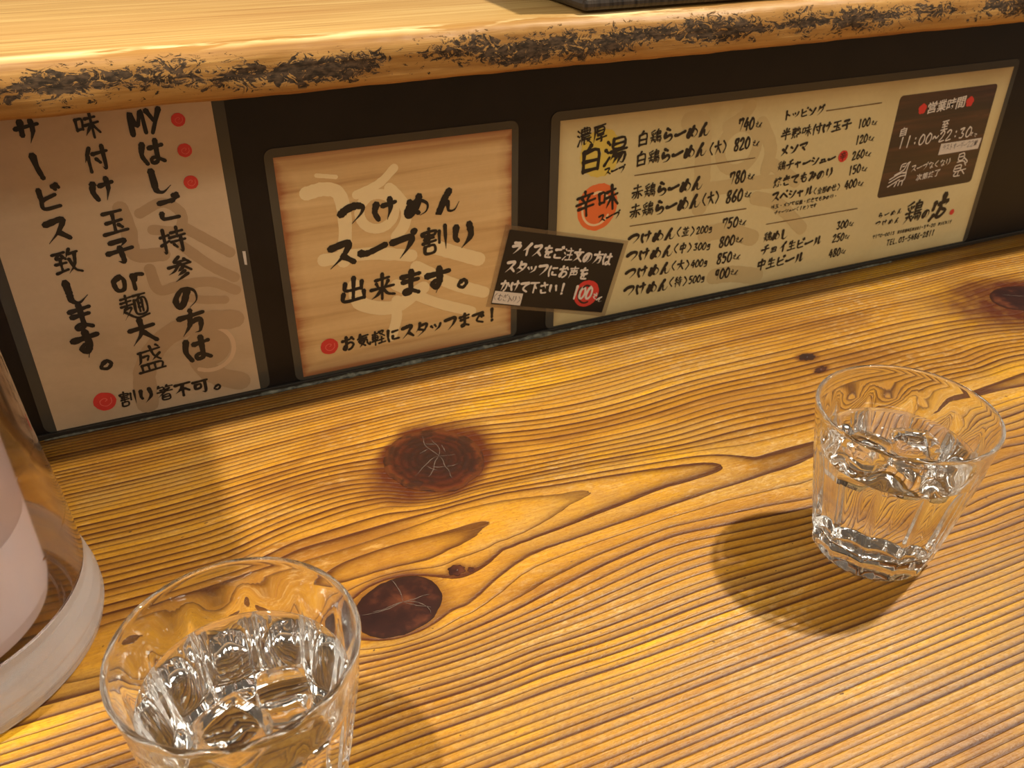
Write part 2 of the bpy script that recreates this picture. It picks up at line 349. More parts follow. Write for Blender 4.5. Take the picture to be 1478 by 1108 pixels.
# ------------------------------------------------------------------ materials
def wood_counter():
    t = NT('oiled_pine')
    at = t.n.new('ShaderNodeAttribute'); at.attribute_name = 'ring'; at.attribute_type = 'GEOMETRY'
    hl = t.n.new('ShaderNodeAttribute'); hl.attribute_name = 'halo'; hl.attribute_type = 'GEOMETRY'
    ph = at.outputs['Fac']
    wob = t.noise(t.co((9, 90, 1)), 1, 3, 0.6)
    ph2 = t.math('ADD', ph, t.math('MULTIPLY', t.math('SUBTRACT', wob, 0.5), 0.24))
    fr = t.math('FRACT', ph2); fl = t.math('FLOOR', ph2)
    wn_ = t.n.new('ShaderNodeTexWhiteNoise'); wn_.noise_dimensions = '1D'; t.l.new(fl, wn_.inputs['W']); rnd = wn_.outputs[0]
    # distance to the dark line at fr = 1 -> 0, soft on the early side, sharp on the late side
    gr = t.n.new('ShaderNodeAttribute'); gr.attribute_name = 'grad'; gr.attribute_type = 'GEOMETRY'
    dm = t.math('DIVIDE', t.math('SUBTRACT', 1.0, fr), gr.outputs['Fac'])      # millimetres before the ring boundary
    dp = t.math('DIVIDE', fr, gr.outputs['Fac'])
    lw = t.math('MULTIPLY', t.math('MULTIPLY_ADD', rnd, 1.1, 0.65), t.math('POWER', t.math('MAXIMUM', 1.0, t.math('DIVIDE', 0.22, gr.outputs['Fac'])), 0.75))
    late = t.ramp(t.math('DIVIDE', t.math('DIVIDE', dm, 4.0), lw), [(0.0, 1.0), (0.10, 0.95), (0.22, 0.55), (0.45, 0.18), (0.95, 0.0)])
    late = t.math('MAXIMUM', late, t.ramp(t.math('DIVIDE', dp, 4.0), [(0.0, 1.0), (0.035, 0.75), (0.085, 0.0)]))
    late = t.math('MULTIPLY', late, t.math('MULTIPLY_ADD', rnd, 0.45, 0.65))
    fib = t.noise(t.co((25, 900, 1)), 1, 4, 0.7)
    late = t.math('MULTIPLY', late, t.math('MULTIPLY_ADD', fib, 1.0, 0.5), clamp=True)
    bl = t.noise(t.co((4, 13, 1)), 1, 5, 0.66, 0.5)
    early = t.ramp(bl, [(0.27, (0.19, 0.075, 0.009)), (0.39, (0.36, 0.160, 0.015)), (0.48, (0.56, 0.268, 0.018)), (0.54, (0.52, 0.285, 0.050)), (0.60, (0.68, 0.345, 0.016)), (0.70, (0.85, 0.47, 0.013))])
    pale = t.noise(t.co((40, 160, 1)), 1, 4, 0.7)
    early = t.mix(t.ramp(pale, [(0.58, 0.0), (0.72, 0.5)]), early, (0.78, 0.47, 0.14))
    mot = t.noise(t.co((160, 320, 1)), 1, 4, 0.7); wz = t.noise(t.co((9, 14, 1)), 1, 3, 0.5)
    early = t.mix(t.math('MULTIPLY', t.ramp(mot, [(0.50, 0.0), (0.62, 0.8)]), t.ramp(wz, [(0.48, 0.08), (0.65, 0.75)])), early, (0.78, 0.54, 0.24))
    early = t.mix(t.math('MULTIPLY', rnd, 0.22), early, (0.42, 0.17, 0.035))
    fine = t.noise(t.co((420, 700, 1)), 1, 3, 0.7)
    early = t.mix(t.ramp(fine, [(0.36, 0.38), (0.52, 0.0)]), early, (0.26, 0.095, 0.015))
    fibc = t.math('MULTIPLY', t.ramp(fib, [(0.35, 0.55), (0.6, 0.0)]), 0.8)
    early = t.mix(fibc, early, (0.30, 0.11, 0.02))
    c = t.mix(late, early, (0.080, 0.022, 0.005))
    hn = t.math('MULTIPLY', hl.outputs['Fac'], t.math('MULTIPLY_ADD', t.noise(t.co((60, 60, 1)), 1, 4, 0.6), 1.5, 0.25), clamp=True)
    c = t.mix(hn, c, (0.085, 0.018, 0.005))
    spk = t.noise(t.co((260, 420, 1)), 1, 1, 0.5)
    c = t.mix(t.ramp(spk, [(0.765, 0.0), (0.79, 0.85)]), c, (0.07, 0.03, 0.015))
    rg = t.math('MULTIPLY_ADD', t.noise(t.co((30, 90, 1)), 1, 4), 0.30, 0.26)
    t.set(Base_Color=c, Roughness=rg); t.p.inputs['Specular IOR Level'].default_value = 0.33
    t.bump(t.math('SUBTRACT', t.math('MULTIPLY_ADD', fine, 0.5, t.math('MULTIPLY', fib, 0.5)), late), 0.7, 0.0007)
    return t.m
M_wood = wood_counter()

def knot_mat():
    t = NT('dark_knot')
    u = t.co((1, 1, 1))
    sx = t.n.new('ShaderNodeSeparateXYZ'); at = t.n.new('ShaderNodeAttribute'); at.attribute_name = 'kr'; at.attribute_type = 'GEOMETRY'
    r = at.outputs['Fac']
    n = t.noise(u, 90, 4, 0.6)
    rr = t.math('ADD', r, t.math('MULTIPLY', t.math('SUBTRACT', n, 0.5), 0.25))
    ring = t.math('MULTIPLY_ADD', t.math('SINE', t.math('MULTIPLY', rr, 42)), 0.5, 0.5)
    c = t.ramp(rr, [(0.0, (0.026, 0.009, 0.006)), (0.45, (0.042, 0.010, 0.006)), (0.72, (0.066, 0.014, 0.006)), (0.86, (0.09, 0.020, 0.007)), (0.94, (0.17, 0.045, 0.011)), (1.0, (0.06, 0.016, 0.006))])
    c = t.mix(t.math('MULTIPLY', ring, 0.5), c, (0.016, 0.005, 0.003))
    c = t.mix(t.ramp(n, [(0.46, 0.0), (0.56, 0.75)]), c, (0.020, 0.007, 0.004))
    t.set(Base_Color=c, Roughness=t.math('MULTIPLY_ADD', n, 0.3, 0.2))
    t.bump(t.math('ADD', ring, n), 0.25, 0.0005)
    return t.m
def knot_mat_dark():
    t = NT('black_knot')
    at = t.n.new('ShaderNodeAttribute'); at.attribute_name = 'kr'; at.attribute_type = 'GEOMETRY'
    n = t.noise(t.co((1, 1, 1)), 55, 4, 0.6)
    c = t.ramp(n, [(0.3, (0.022, 0.010, 0.009)), (0.5, (0.035, 0.013, 0.010)), (0.62, (0.085, 0.026, 0.014)), (0.75, (0.16, 0.05, 0.02))])
    c = t.mix(t.ramp(at.outputs['Fac'], [(0.88, 0.0), (0.97, 0.8)]), c, (0.03, 0.012, 0.008))
    t.set(Base_Color=c, Roughness=0.28); t.bump(n, 0.3, 0.0006)
    return t.m
M_knot, M_knot2 = knot_mat(), knot_mat_dark()
M_crack = simple('dust_in_crack', (0.105, 0.068, 0.048), 0.7)

def shelf_mat():
    t = NT('worn_pine_shelf')
    geo = t.n.new('ShaderNodeNewGeometry'); s = t.n.new('ShaderNodeSeparateXYZ'); t.l.new(geo.outputs['Position'], s.inputs[0])
    nrm = t.n.new('ShaderNodeSeparateXYZ'); t.l.new(geo.outputs['Normal'], nrm.inputs[0])
    g1 = t.noise(t.co((7, 260, 260)), 1, 4, 0.65, 0.2); g2 = t.noise(t.co((2.5, 22, 60)), 1, 3, 0.5)
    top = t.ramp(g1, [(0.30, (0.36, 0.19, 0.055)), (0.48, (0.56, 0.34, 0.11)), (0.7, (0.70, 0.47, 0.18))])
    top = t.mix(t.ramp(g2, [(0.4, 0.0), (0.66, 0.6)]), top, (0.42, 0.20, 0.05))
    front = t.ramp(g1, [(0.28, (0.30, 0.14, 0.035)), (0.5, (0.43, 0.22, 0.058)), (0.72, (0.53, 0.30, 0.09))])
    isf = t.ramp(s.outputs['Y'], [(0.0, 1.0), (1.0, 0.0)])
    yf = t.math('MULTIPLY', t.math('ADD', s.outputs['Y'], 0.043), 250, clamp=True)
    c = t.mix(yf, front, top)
    # bare wood along the worn upper arris
    arr = t.math('MULTIPLY', t.math('SUBTRACT', 1.0, t.math('ABSOLUTE', t.math('MULTIPLY', t.math('ADD', s.outputs['Y'], 0.0435), 230)), clamp=True), 1.0)
    an = t.noise(t.co((16, 120, 120)), 1, 4, 0.6)
    an = t.math('ADD', an, t.math('MULTIPLY', s.outputs['X'], -0.25))
    c = t.mix(t.math('MULTIPLY', arr, t.ramp(an, [(0.46, 0.0), (0.54, 1.0)])), c, (0.92, 0.72, 0.36))
    # bark scraps: dark, flaky, in a band along the front face
    z = s.outputs['Z']
    band = t.math('SUBTRACT', 1.0, t.math('ABSOLUTE', t.math('MULTIPLY', t.math('SUBTRACT', z, 0.1995), 98)), clamp=True)
    bn = t.noise(t.co((150, 150, 260)), 1, 5, 0.75, 1.6)
    bn2 = t.noise(t.co((22, 22, 60)), 1, 3, 0.6)
    lev = t.math('ADD', t.math('MULTIPLY_ADD', band, 0.20, t.math('MULTIPLY', bn, 0.85)), t.math('MULTIPLY', t.math('SUBTRACT', bn2, 0.5), 0.6))
    bk = t.math('MULTIPLY', t.ramp(lev, [(0.545, 0.0), (0.565, 1.0)]), t.ramp(band, [(0.0, 0.0), (0.12, 1.0)]))
    bk = t.math('MULTIPLY', bk, t.math('SUBTRACT', 1.0, yf), clamp=True)
    bc = t.ramp(t.noise(t.co((300, 300, 600)), 1, 3), [(0.35, (0.115, 0.070, 0.038)), (0.6, (0.036, 0.024, 0.014))])
    c = t.mix(bk, c, bc)
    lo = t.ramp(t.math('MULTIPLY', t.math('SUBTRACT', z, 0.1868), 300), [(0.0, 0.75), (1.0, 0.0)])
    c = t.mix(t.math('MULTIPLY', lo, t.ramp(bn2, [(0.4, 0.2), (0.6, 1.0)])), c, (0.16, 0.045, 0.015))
    t.set(Base_Color=c, Roughness=t.math('MULTIPLY_ADD', bk, 0.40, 0.48), Specular_IOR_Level=0.3)
    t.bump(t.math('MULTIPLY_ADD', bk, -1.5, g1), 0.5, 0.0007)
    return t.m
M_shelf = shelf_mat()

def panel_mat():
    t = NT('black_board')
    n = t.noise(t.co((1, 1, 1)), 25, 4, 0.6)
    t.set(Base_Color=t.ramp(n, [(0.3, (0.008, 0.006, 0.005)), (0.7, (0.014, 0.010, 0.008))]), Roughness=t.math('MULTIPLY_ADD', n, 0.15, 0.34), Specular_IOR_Level=0.3)
    t.bump(t.noise(t.co((1, 1, 1)), 900, 2), 0.04, 0.0003)
    return t.m
M_panel = panel_mat()

def paper_mat(name, stops, sc_=(6, 6, 14), burn=None):
    t = NT(name)
    n = t.noise(t.co(sc_), 1, 6, 0.62, 0.5)
    c = t.ramp(n, stops)
    f = t.noise(t.co((300, 1, 300)), 1, 2)
    c = t.mix(t.math('MULTIPLY', f, 0.12), c, (0.25, 0.14, 0.06))
    if burn:
        x0, x1, z0, z1, bc, k = burn
        g = t.n.new('ShaderNodeNewGeometry'); s = t.n.new('ShaderNodeSeparateXYZ'); t.l.new(g.outputs['Position'], s.inputs[0])
        d = t.math('MINIMUM', t.math('MINIMUM', t.math('SUBTRACT', s.outputs['X'], x0), t.math('SUBTRACT', x1, s.outputs['X'])),
                   t.math('MINIMUM', t.math('SUBTRACT', s.outputs['Z'], z0), t.math('SUBTRACT', z1, s.outputs['Z'])))
        d = t.math('ADD', t.math('MULTIPLY', d, k), t.math('MULTIPLY', t.math('SUBTRACT', n, 0.5), 1.2))
        c = t.mix(t.ramp(d, [(0.0, 0.85), (0.35, 0.3), (0.9, 0.0)]), c, bc)
    t.set(Base_Color=c, Roughness=0.5, Coat_Weight=0.6, Coat_Roughness=0.12)
    return t.m
M_pap1 = paper_mat('parchment_print', [(0.25, (0.46, 0.33, 0.20)), (0.5, (0.61, 0.45, 0.28)), (0.75, (0.71, 0.54, 0.35))])
M_pap2 = paper_mat('wood_grain_print', [(0.20, (0.40, 0.19, 0.06)), (0.40, (0.70, 0.45, 0.19)), (0.6, (0.80, 0.55, 0.25)), (0.8, (0.86, 0.62, 0.30))], (3.5, 6, 95), (-0.0826, 0.057, 0.0054, 0.1433, (0.30, 0.075, 0.02), 90))
M_pap3 = paper_mat('cream_menu_print', [(0.28, (0.56, 0.45, 0.21)), (0.45, (0.70, 0.59, 0.30)), (0.6, (0.74, 0.635, 0.335)), (0.75, (0.80, 0.70, 0.39))], (7, 6, 9), (0.0889, 0.467, 0.0048, 0.1446, (0.50, 0.37, 0.17), 130))
def print_mat(name, c, **k):
    t = NT(name); n = t.noise(t.co((1, 1, 1)), 160, 3)
    t.set(Base_Color=t.mix(t.math('MULTIPLY', n, 0.3), c, tuple(min(1, x * 1.35 + 0.004) for x in c)), Roughness=0.5, Coat_Weight=0.25, Coat_Roughness=0.12, Specular_IOR_Level=0.3, **k); return t.m
M_ink = print_mat('black_ink', (0.018, 0.014, 0.011))
M_white = print_mat('white_ink', (0.72, 0.66, 0.58))
M_red = print_mat('red_ink', (0.66, 0.045, 0.035))
M_redl = print_mat('light_red_ink', (0.80, 0.17, 0.12))
M_dred = print_mat('dark_swirl_ink', (0.05, 0.02, 0.015))
M_orange = print_mat('orange_ink', (0.80, 0.17, 0.045))
M_orangel = print_mat('pale_orange_ink', (0.86, 0.60, 0.34))
M_yellow = print_mat('yellow_ink', (0.70, 0.53, 0.10))
M_em1 = print_mat('brown_emblem_ink', (0.46, 0.315, 0.18))
M_em1l = print_mat('pale_emblem_ink', (0.66, 0.47, 0.29))
M_em2 = print_mat('pale_brush_ink', (0.88, 0.67, 0.36))
M_em3 = print_mat('beige_emblem_ink', (0.575, 0.455, 0.225))
M_rule = print_mat('brown_rule_ink', (0.16, 0.09, 0.035))
M_card = print_mat('black_card_stock', (0.013, 0.010, 0.008))
M_plq = None
def plaque_mat():
    t = NT('dark_plank_print'); n = t.noise(t.co((9, 1, 110)), 1, 5, 0.65, 0.3)
    g = t.n.new('ShaderNodeNewGeometry'); s = t.n.new('ShaderNodeSeparateXYZ'); t.l.new(g.outputs['Position'], s.inputs[0])
    b = t.math('FRACT', t.math('MULTIPLY', s.outputs['Z'], 52))
    c = t.ramp(n, [(0.3, (0.014, 0.007, 0.005)), (0.5, (0.050, 0.018, 0.010)), (0.7, (0.13, 0.048, 0.022))])
    c = t.mix(t.ramp(b, [(0.0, 0.75), (0.45, 0.55), (0.62, 0.0), (0.96, 0.0), (1.0, 0.9)]), c, (0.010, 0.007, 0.006))
    t.set(Base_Color=c, Roughness=0.5, Coat_Weight=0.6, Coat_Roughness=0.12); return t.m
M_plq = plaque_mat()
M_lam = simple('laminate_film', (0.070, 0.064, 0.050), 0.2)
M_sticker = print_mat('white_sticker', (0.70, 0.63, 0.54))
M_grey = print_mat('grey_ink', (0.16, 0.13, 0.12))
M_trim = simple('dark_trim', (0.030, 0.026, 0.020), 0.3)
def seal_mat():
    t = NT('old_sealant'); n = t.noise(t.co((220, 1, 400)), 1, 4, 0.6)
    t.set(Base_Color=t.ramp(n, [(0.35, (0.035, 0.032, 0.022)), (0.5, (0.12, 0.12, 0.085)), (0.7, (0.26, 0.26, 0.19))]), Roughness=0.4); t.bump(n, 0.6, 0.001); return t.m
M_seal = seal_mat()

def glass_mat(name, tint=(1, 1, 1), ior=1.5, rough=0.0):
    t = NT(name); t.set(Base_Color=tint, Roughness=rough, IOR=ior); t.p.inputs['Transmission Weight'].default_value = 1.0; return t.m
M_glass = glass_mat('tumbler_glass', (0.985, 0.99, 0.975), 1.5)
M_water = glass_mat('water', (1, 1, 1), 1.333)
M_wetglass = glass_mat('glass_against_water', (1, 1, 1), 1.5 / 1.333)
M_ice = glass_mat('ice', (1, 1, 1), 1.31, 0.02)
_t = NT('water_against_glass'); M_wside = _t.m; _t.l.new(_t.n.new('ShaderNodeBsdfTransparent').outputs[0], _t.n['Material Output'].inputs[0])
M_jug = glass_mat('clear_plastic', (0.97, 0.90, 0.885), 1.35, 0.07)
def frost(name, c, tr, rough):
    t = NT(name); n = t.noise(t.co((1, 1, 1)), 40, 3)
    t.set(Base_Color=t.mix(n, c, tuple(x * 0.93 for x in c)), Roughness=rough, IOR=1.45); t.p.inputs['Transmission Weight'].default_value = tr; return t.m
M_frost = frost('frosted_plastic', (0.97, 0.93, 0.93), 0.75, 0.26)
M_white_pl = frost('white_plastic', (0.93, 0.90, 0.96), 0.12, 0.45)
M_liner = frost('milky_plastic', (0.90, 0.80, 0.79), 0.45, 0.45)
def tray_mat():
    t = NT('black_lacquered_wood'); n = t.noise(t.co((400, 60, 10)), 1, 4, 0.6)
    t.set(Base_Color=t.ramp(n, [(0.35, (0.010, 0.007, 0.005)), (0.7, (0.075, 0.055, 0.04))]), Roughness=0.3); t.bump(n, 0.35, 0.0006); return t.m
M_tray = tray_mat()

# ------------------------------------------------------------------ the lower counter: ring field from the traced year rings
def tps_fit(P, F, lam=3e-3):
    n = len(P); d = np.linalg.norm(P[:, None] - P[None], axis=2)
    K = np.where(d > 0, d * d * np.log(d + 1e-12), 0) + lam * np.eye(n)
    Q = np.c_[np.ones(n), P]; A = np.block([[K, Q], [Q.T, np.zeros((3, 3))]])
    return np.linalg.solve(A, np.r_[F, 0, 0, 0])
pts, vals = [], []
def base_f(y): s = y + 134; return 6.5 + s / 4.6 + 0.0005 * s * s * (1 if s > 0 else -1)
def resample(pl, step=9.0):
    pl = np.array(pl); d = np.r_[0, np.cumsum(np.linalg.norm(np.diff(pl, axis=0), axis=1))]
    s = np.linspace(0, d[-1], max(3, int(d[-1] / step) + 1))
    return np.c_[np.interp(s, d, pl[:, 0]), np.interp(s, d, pl[:, 1])]
for f, pl in GRAIN:
    for q in resample(pl):
        if f in (6.5, 14): k0 = base_f(q[1]); f_ = (13.5 if f < 7 else 22) + (k0 - (13.5 if f < 7 else 22)) * (0.80 if f < 7 else 0.45)
        else: f_ = 6.0 if f == 8 else f
        pts.append(q); vals.append(f_)
for x in range(-460, 861, 60):
    for y in (0, 30, -30, -60):
        if y < -25 and (-110 < x < 30 or x > 370): continue
        if y == -60 and -60 < x < 90: continue
        pts.append((x, y)); vals.append(base_f(y))
    for y in (-250, -290, -340, -400, -480, -580):
        pts.append((x, y)); vals.append(6 + (-y - 218) / 3.6)
for x in (-460, -400, -340, -280, -200, -150):
    pts.append((x, -170)); vals.append(1.0); pts.append((x, -134)); vals.append(7); pts.append((x, -212)); vals.append(6)
for x in (400, 470, 540, 620, 700, 780, 860):
    pts.append((x, -172)); vals.append(4.3)
for x in (200, 260, 320, 520, 600, 700, 800):
    pts.append((x, -134 - (8 if x < 350 else 0))); vals.append(9.0); pts.append((x, -213)); vals.append(10)
S = 100.0
P = np.array(pts) / S; TW = tps_fit(P, np.array(vals, float))
def ring_field(X, Y):
    q = np.c_[X, Y] * 1000 / S; out = np.empty(len(q))
    for i in range(0, len(q), 20000):
        b = q[i:i + 20000]; d2 = ((b[:, None] - P[None]) ** 2).sum(2)
        out[i:i + 20000] = 0.5 * (d2 * np.log(d2 + 1e-12)) @ TW[:len(P)] + TW[len(P)] + b @ TW[len(P) + 1:]
    return out
# knots: centre x, y, half width, half depth, angle, halo strength (metres)
KNOTS = [(-0.0345, -0.1045, 0.0270, 0.0290, 0.25, 'knot'), (-0.0848, -0.2000, 0.0205, 0.0165, 0.35, 'black'),
         (0.4330, -0.0900, 0.0260, 0.0190, 0.0, 'black'), (0.2279, -0.0959, 0.0058, 0.0040, 0.0, 'small'),
         (0.2256, -0.1121, 0.0055, 0.0026, 0.3, 'small'), (-0.0532, -0.1893, 0.0036, 0.0032, 0.0, 'small'), (-0.0470, -0.1915, 0.0016, 0.0016, 0.0, 'small')]
xs = np.concatenate([np.arange(-0.46, -0.28, 0.006), np.arange(-0.28, 0.50, 0.0017), np.arange(0.50, 0.861, 0.005)])
ys = np.concatenate([np.arange(-0.60, -0.40, 0.006), np.arange(-0.40, 0.0301, 0.0017)])
XX, YY = np.meshgrid(xs, ys); X, Y = XX.ravel(), YY.ravel()
ring = ring_field(X, Y)
gy_, gx_ = np.gradient(ring.reshape(XX.shape), ys, xs); grad = np.clip(np.hypot(gx_, gy_).ravel() / 1000, 0.02, 1.0)     # rings per mm
def smooth(a, e0, e1): t = np.clip((a - e0) / (e1 - e0), 0, 1); return t * t * (3 - 2 * t)
halo = np.zeros(len(X)); dip = np.zeros(len(X))
for cx, cy, a, b, an, kd in KNOTS:
    dx, dy = X - cx, Y - cy; u = dx * math.cos(an) + dy * math.sin(an); v = -dx * math.sin(an) + dy * math.cos(an)
    r = np.hypot(u / a, v / b); th = np.arctan2(v, u)
    if kd == 'knot': h = 0.95 * (1 - smooth(r, 1.0, 1.18 + 0.42 * np.clip(np.cos(1.6 * (th - 0.75)), 0, 1) ** 0.7 + 0.42 * np.clip(np.cos(2.2 * (np.abs(th) - 3.0)), 0, 1) + 0.05 * np.sin(9 * th)))
    elif cx > 0.4: h = 0.97 * (1 - smooth(r, 1.2, 2.6 + 1.3 * np.clip(np.cos(th - 3.1), -0.3, 1)))
    elif kd == 'black': h = 0.55 * (1 - smooth(r, 1.0, 1.45))
    else: h = 0.8 * (1 - smooth(r, 0.9, 2.0))
    halo = np.maximum(halo, h)
ny, nx = XX.shape
idx = np.arange(nx * ny).reshape(ny, nx)
quads = np.stack([idx[:-1, :-1], idx[:-1, 1:], idx[1:, 1:], idx[1:, :-1]], -1).reshape(-1, 4)
x0, x1, y0, y1 = xs[0], xs[-1], ys[0], ys[-1]
V = np.c_[X, Y, np.zeros(len(X))]
T_ = -0.042
rim = list(idx[0, :]) + list(idx[1:, -1]) + list(idx[-1, -2::-1]) + list(idx[-2:0:-1, 0])
low = [(X[i], Y[i], T_) for i in rim]; n0 = len(V)
faces = [tuple(map(int, q)) for q in quads]
nr = len(rim)
for i in range(nr): faces.append((int(rim[(i + 1) % nr]), int(rim[i]), n0 + i, n0 + (i + 1) % nr))
faces.append(tuple(n0 + i for i in range(nr))[::-1])
counter = empty('counter', (0.2, -0.28, T_))
tag(counter, 'golden pine counter slab with dark knots carrying the two glasses', 'counter')
me = bpy.data.meshes.new('counter_slab'); me.from_pydata([tuple(map(float, q)) for q in V] + [tuple(map(float, q)) for q in low], [], faces); me.update()
for nm, arr in (('ring', ring), ('halo', halo), ('grad', grad)):
    a = me.attributes.new(nm, 'FLOAT', 'POINT'); full = np.zeros(len(me.vertices), dtype=np.float32); full[:len(arr)] = arr; full[len(arr):] = arr[rim]
    a.data.foreach_set('value', full)
o = link('counter_slab', me, M_wood); o.parent = counter; o.matrix_parent_inverse = Matrix.Translation(counter.location).inverted()

def strip(pts, wid, z, seg=6):   # flat ribbon following points on the counter
    v, f = [], []
    for i, (x, y) in enumerate(pts):
        a = pts[max(0, i - 1)]; b = pts[min(len(pts) - 1, i + 1)]; t = Vector((b[0] - a[0], b[1] - a[1])).normalized()
        w_ = wid * (0.4 + 0.9 * random.random()) * (1 - 0.75 * abs(2 * i / max(1, len(pts) - 1) - 1) ** 3)
        v += [(x - t.y * w_, y + t.x * w_, z), (x + t.y * w_, y - t.x * w_, z)]
    for i in range(len(pts) - 1): f.append((2 * i, 2 * i + 1, 2 * i + 3, 2 * i + 2))
    return v, f
for ki, (cx, cy, a, b, an, kd) in enumerate(KNOTS):
    nr_, na = 10, 56; v = [(cx, cy, 0.0007)]; kr = [0.0]; f = []
    for i in range(1, nr_ + 1):
        r = i / nr_
        for k in range(na):
            th = 2 * PI * k / na
            w_ = 1 + ((0.05 if ki < 3 else 0.45) * noise2(math.cos(th), math.sin(th), 2.2, ki) + 0.03 * noise2(math.cos(th), math.sin(th), 6, ki + 9)) * r
            u, q = a * r * w_ * math.cos(th), b * r * w_ * math.sin(th)
            z = 0.00012 + (0.0006 if ki < 3 else 0.0001) * (1 - r ** 3)
            v.append((cx + u * math.cos(an) - q * math.sin(an), cy + u * math.sin(an) + q * math.cos(an), z)); kr.append(r)
    for k in range(na): f.append((0, 1 + k, 1 + (k + 1) % na))
    for i in range(nr_ - 1):
        for k in range(na):
            q = (k + 1) % na; f.append((1 + i * na + k, 1 + (i + 1) * na + k, 1 + (i + 1) * na + q, 1 + i * na + q))
    ko = mesh('knot', v, f, M_knot if kd == 'knot' else M_knot2, None, True)
    at = ko.data.attributes.new('kr', 'FLOAT', 'POINT'); at.data.foreach_set('value', kr)
    ko.parent = counter; ko.matrix_parent_inverse = Matrix.Translation(counter.location).inverted()
    if ki > 2: continue
    cv, cf = [], []
    arms = {0: [(0.15, 0.95, 0.62), (-0.2, -0.6, 0.35), (0.9, 2.1, 0.75), (0.35, -1.15, 0.75), (-0.5, 3.05, 0.8), (0, 3.9, 0.7)],
            1: [(0.0, 1.45, 0.95), (0.0, -0.35, 0.9), (0.0, 3.5, 0.95), (0.0, 2.75, 0.7), (0.2, -1.3, 0.7), (0.0, 0.2, 0.6)],
            2: [(0.0, 2.6, 0.7), (0.0, 0.4, 0.7), (0.0, -1.6, 0.6)]}[ki]
    hub = (0.12, 0.05)
    for (_, th, ln) in arms:
        pp = []; x, y = hub
        for s_ in range(9):
            pp.append((cx + x * a, cy + y * b)); th += random.uniform(-0.28, 0.28)
            x += math.cos(th) * ln / 8; y += math.sin(th) * ln / 8
        vv, ff = strip(pp, 0.00022, 0.00078); o0 = len(cv); cv += vv; cf += [tuple(o0 + i for i in q) for q in ff]
        if ki == 0 and random.random() < 0.9:
            x, y = hub[0] + math.cos(th) * ln * .5, hub[1] + math.sin(th) * ln * .5; t2 = th + 1.3; pp = []
            for s_ in range(6): pp.append((cx + x * a, cy + y * b)); t2 += random.uniform(-.3, .3); x += math.cos(t2) * .05; y += math.sin(t2) * .05
            vv, ff = strip(pp, 0.00025, 0.00079); o0 = len(cv); cv += vv; cf += [tuple(o0 + i for i in q) for q in ff]
    mesh('crack', cv, cf, M_crack, ko)

# ------------------------------------------------------------------ board behind, trims
box('wall_back', -0.46, 0.86, 0.0006, 0.018, 0.0003, 0.1868, M_panel)['kind'] = 'structure'
box('trim_1', -0.46, 0.86, -0.0016, 0.0004, 0.0002, 0.0036, M_trim, bev=0.0004)['kind'] = 'structure'
v, f = [], []; N = 900
for i in range(N + 1):
    x = -0.23 + 0.62 * i / N
    am = 0.45 + 0.9 * max(0, noise2(x, 0, 45, 3) + 0.35) + 0.35 * noise2(x, 0, 210, 4)
    am *= 1.0 if -0.11 < x < 0.13 else 0.55
    h = 0.0018 * max(0.25, am)
    for k in range(5):
        t = k / 4 * PI / 2; v.append((x, -0.0016 - h * math.cos(t) * 0.9, 0.0002 + h * 1.15 * math.sin(t)))
for i in range(N):
    for k in range(4): f.append((i * 5 + k, i * 5 + 5 + k, i * 5 + 6 + k, i * 5 + 1 + k))
mesh('trim_2', v, f, M_seal, None, True)['kind'] = 'structure'

# ------------------------------------------------------------------ upper shelf
prof = []
for k in range(7): t = k / 6 * PI / 2; prof.append((-0.0488 + 0.0022 * (1 - math.sin(t)) - 0.0008, 0.1868 + 0.0022 * (1 - math.cos(t))))
prof = [(0.40, 0.1868), (0.0, 0.1868), (-0.044, 0.1868), (-0.0478, 0.1876), (-0.0498, 0.1895), (-0.0505, 0.1925), (-0.0507, 0.1965), (-0.0508, 0.2005), (-0.0505, 0.2040), (-0.0496, 0.2068), (-0.0478, 0.2090), (-0.0450, 0.2106), (-0.0415, 0.2116), (-0.036, 0.2121), (-0.02, 0.2124), (0.10, 0.2126), (0.40, 0.2126)]
xs2 = np.arange(-0.60, 1.10, 0.0025); v, f = [], []; m = len(prof)
for x in xs2:
    for (y, z) in prof:
        k = 0.0
        if y < -0.03:
            k = 0.0013 * noise2(x, z * 3, 30, 1) + 0.0007 * noise2(x, z * 4, 120, 2) + 0.0022 * noise2(x, 0, 7, 5)
        v.append((x, y + k, z + (0.0012 * noise2(x, 0, 12, 8) if 0.203 < z < 0.2115 else 0) + (0.0004 * noise2(x, 0, 60, 8) if z < 0.189 and y < -0.04 else 0)))
nx2 = len(xs2)
for i in range(nx2 - 1):
    for k in range(m):
        q = (k + 1) % m; f.append((i * m + k, (i + 1) * m + k, (i + 1) * m + q, i * m + q))
f.append(tuple(range(m))); f.append(tuple((nx2 - 1) * m + k for k in range(m))[::-1])
so = mesh('upper_shelf', v, f, M_shelf, None, True)
tag(so, 'thick worn pine shelf with bark-flecked front edge above the menus', 'shelf')
so.data.validate()

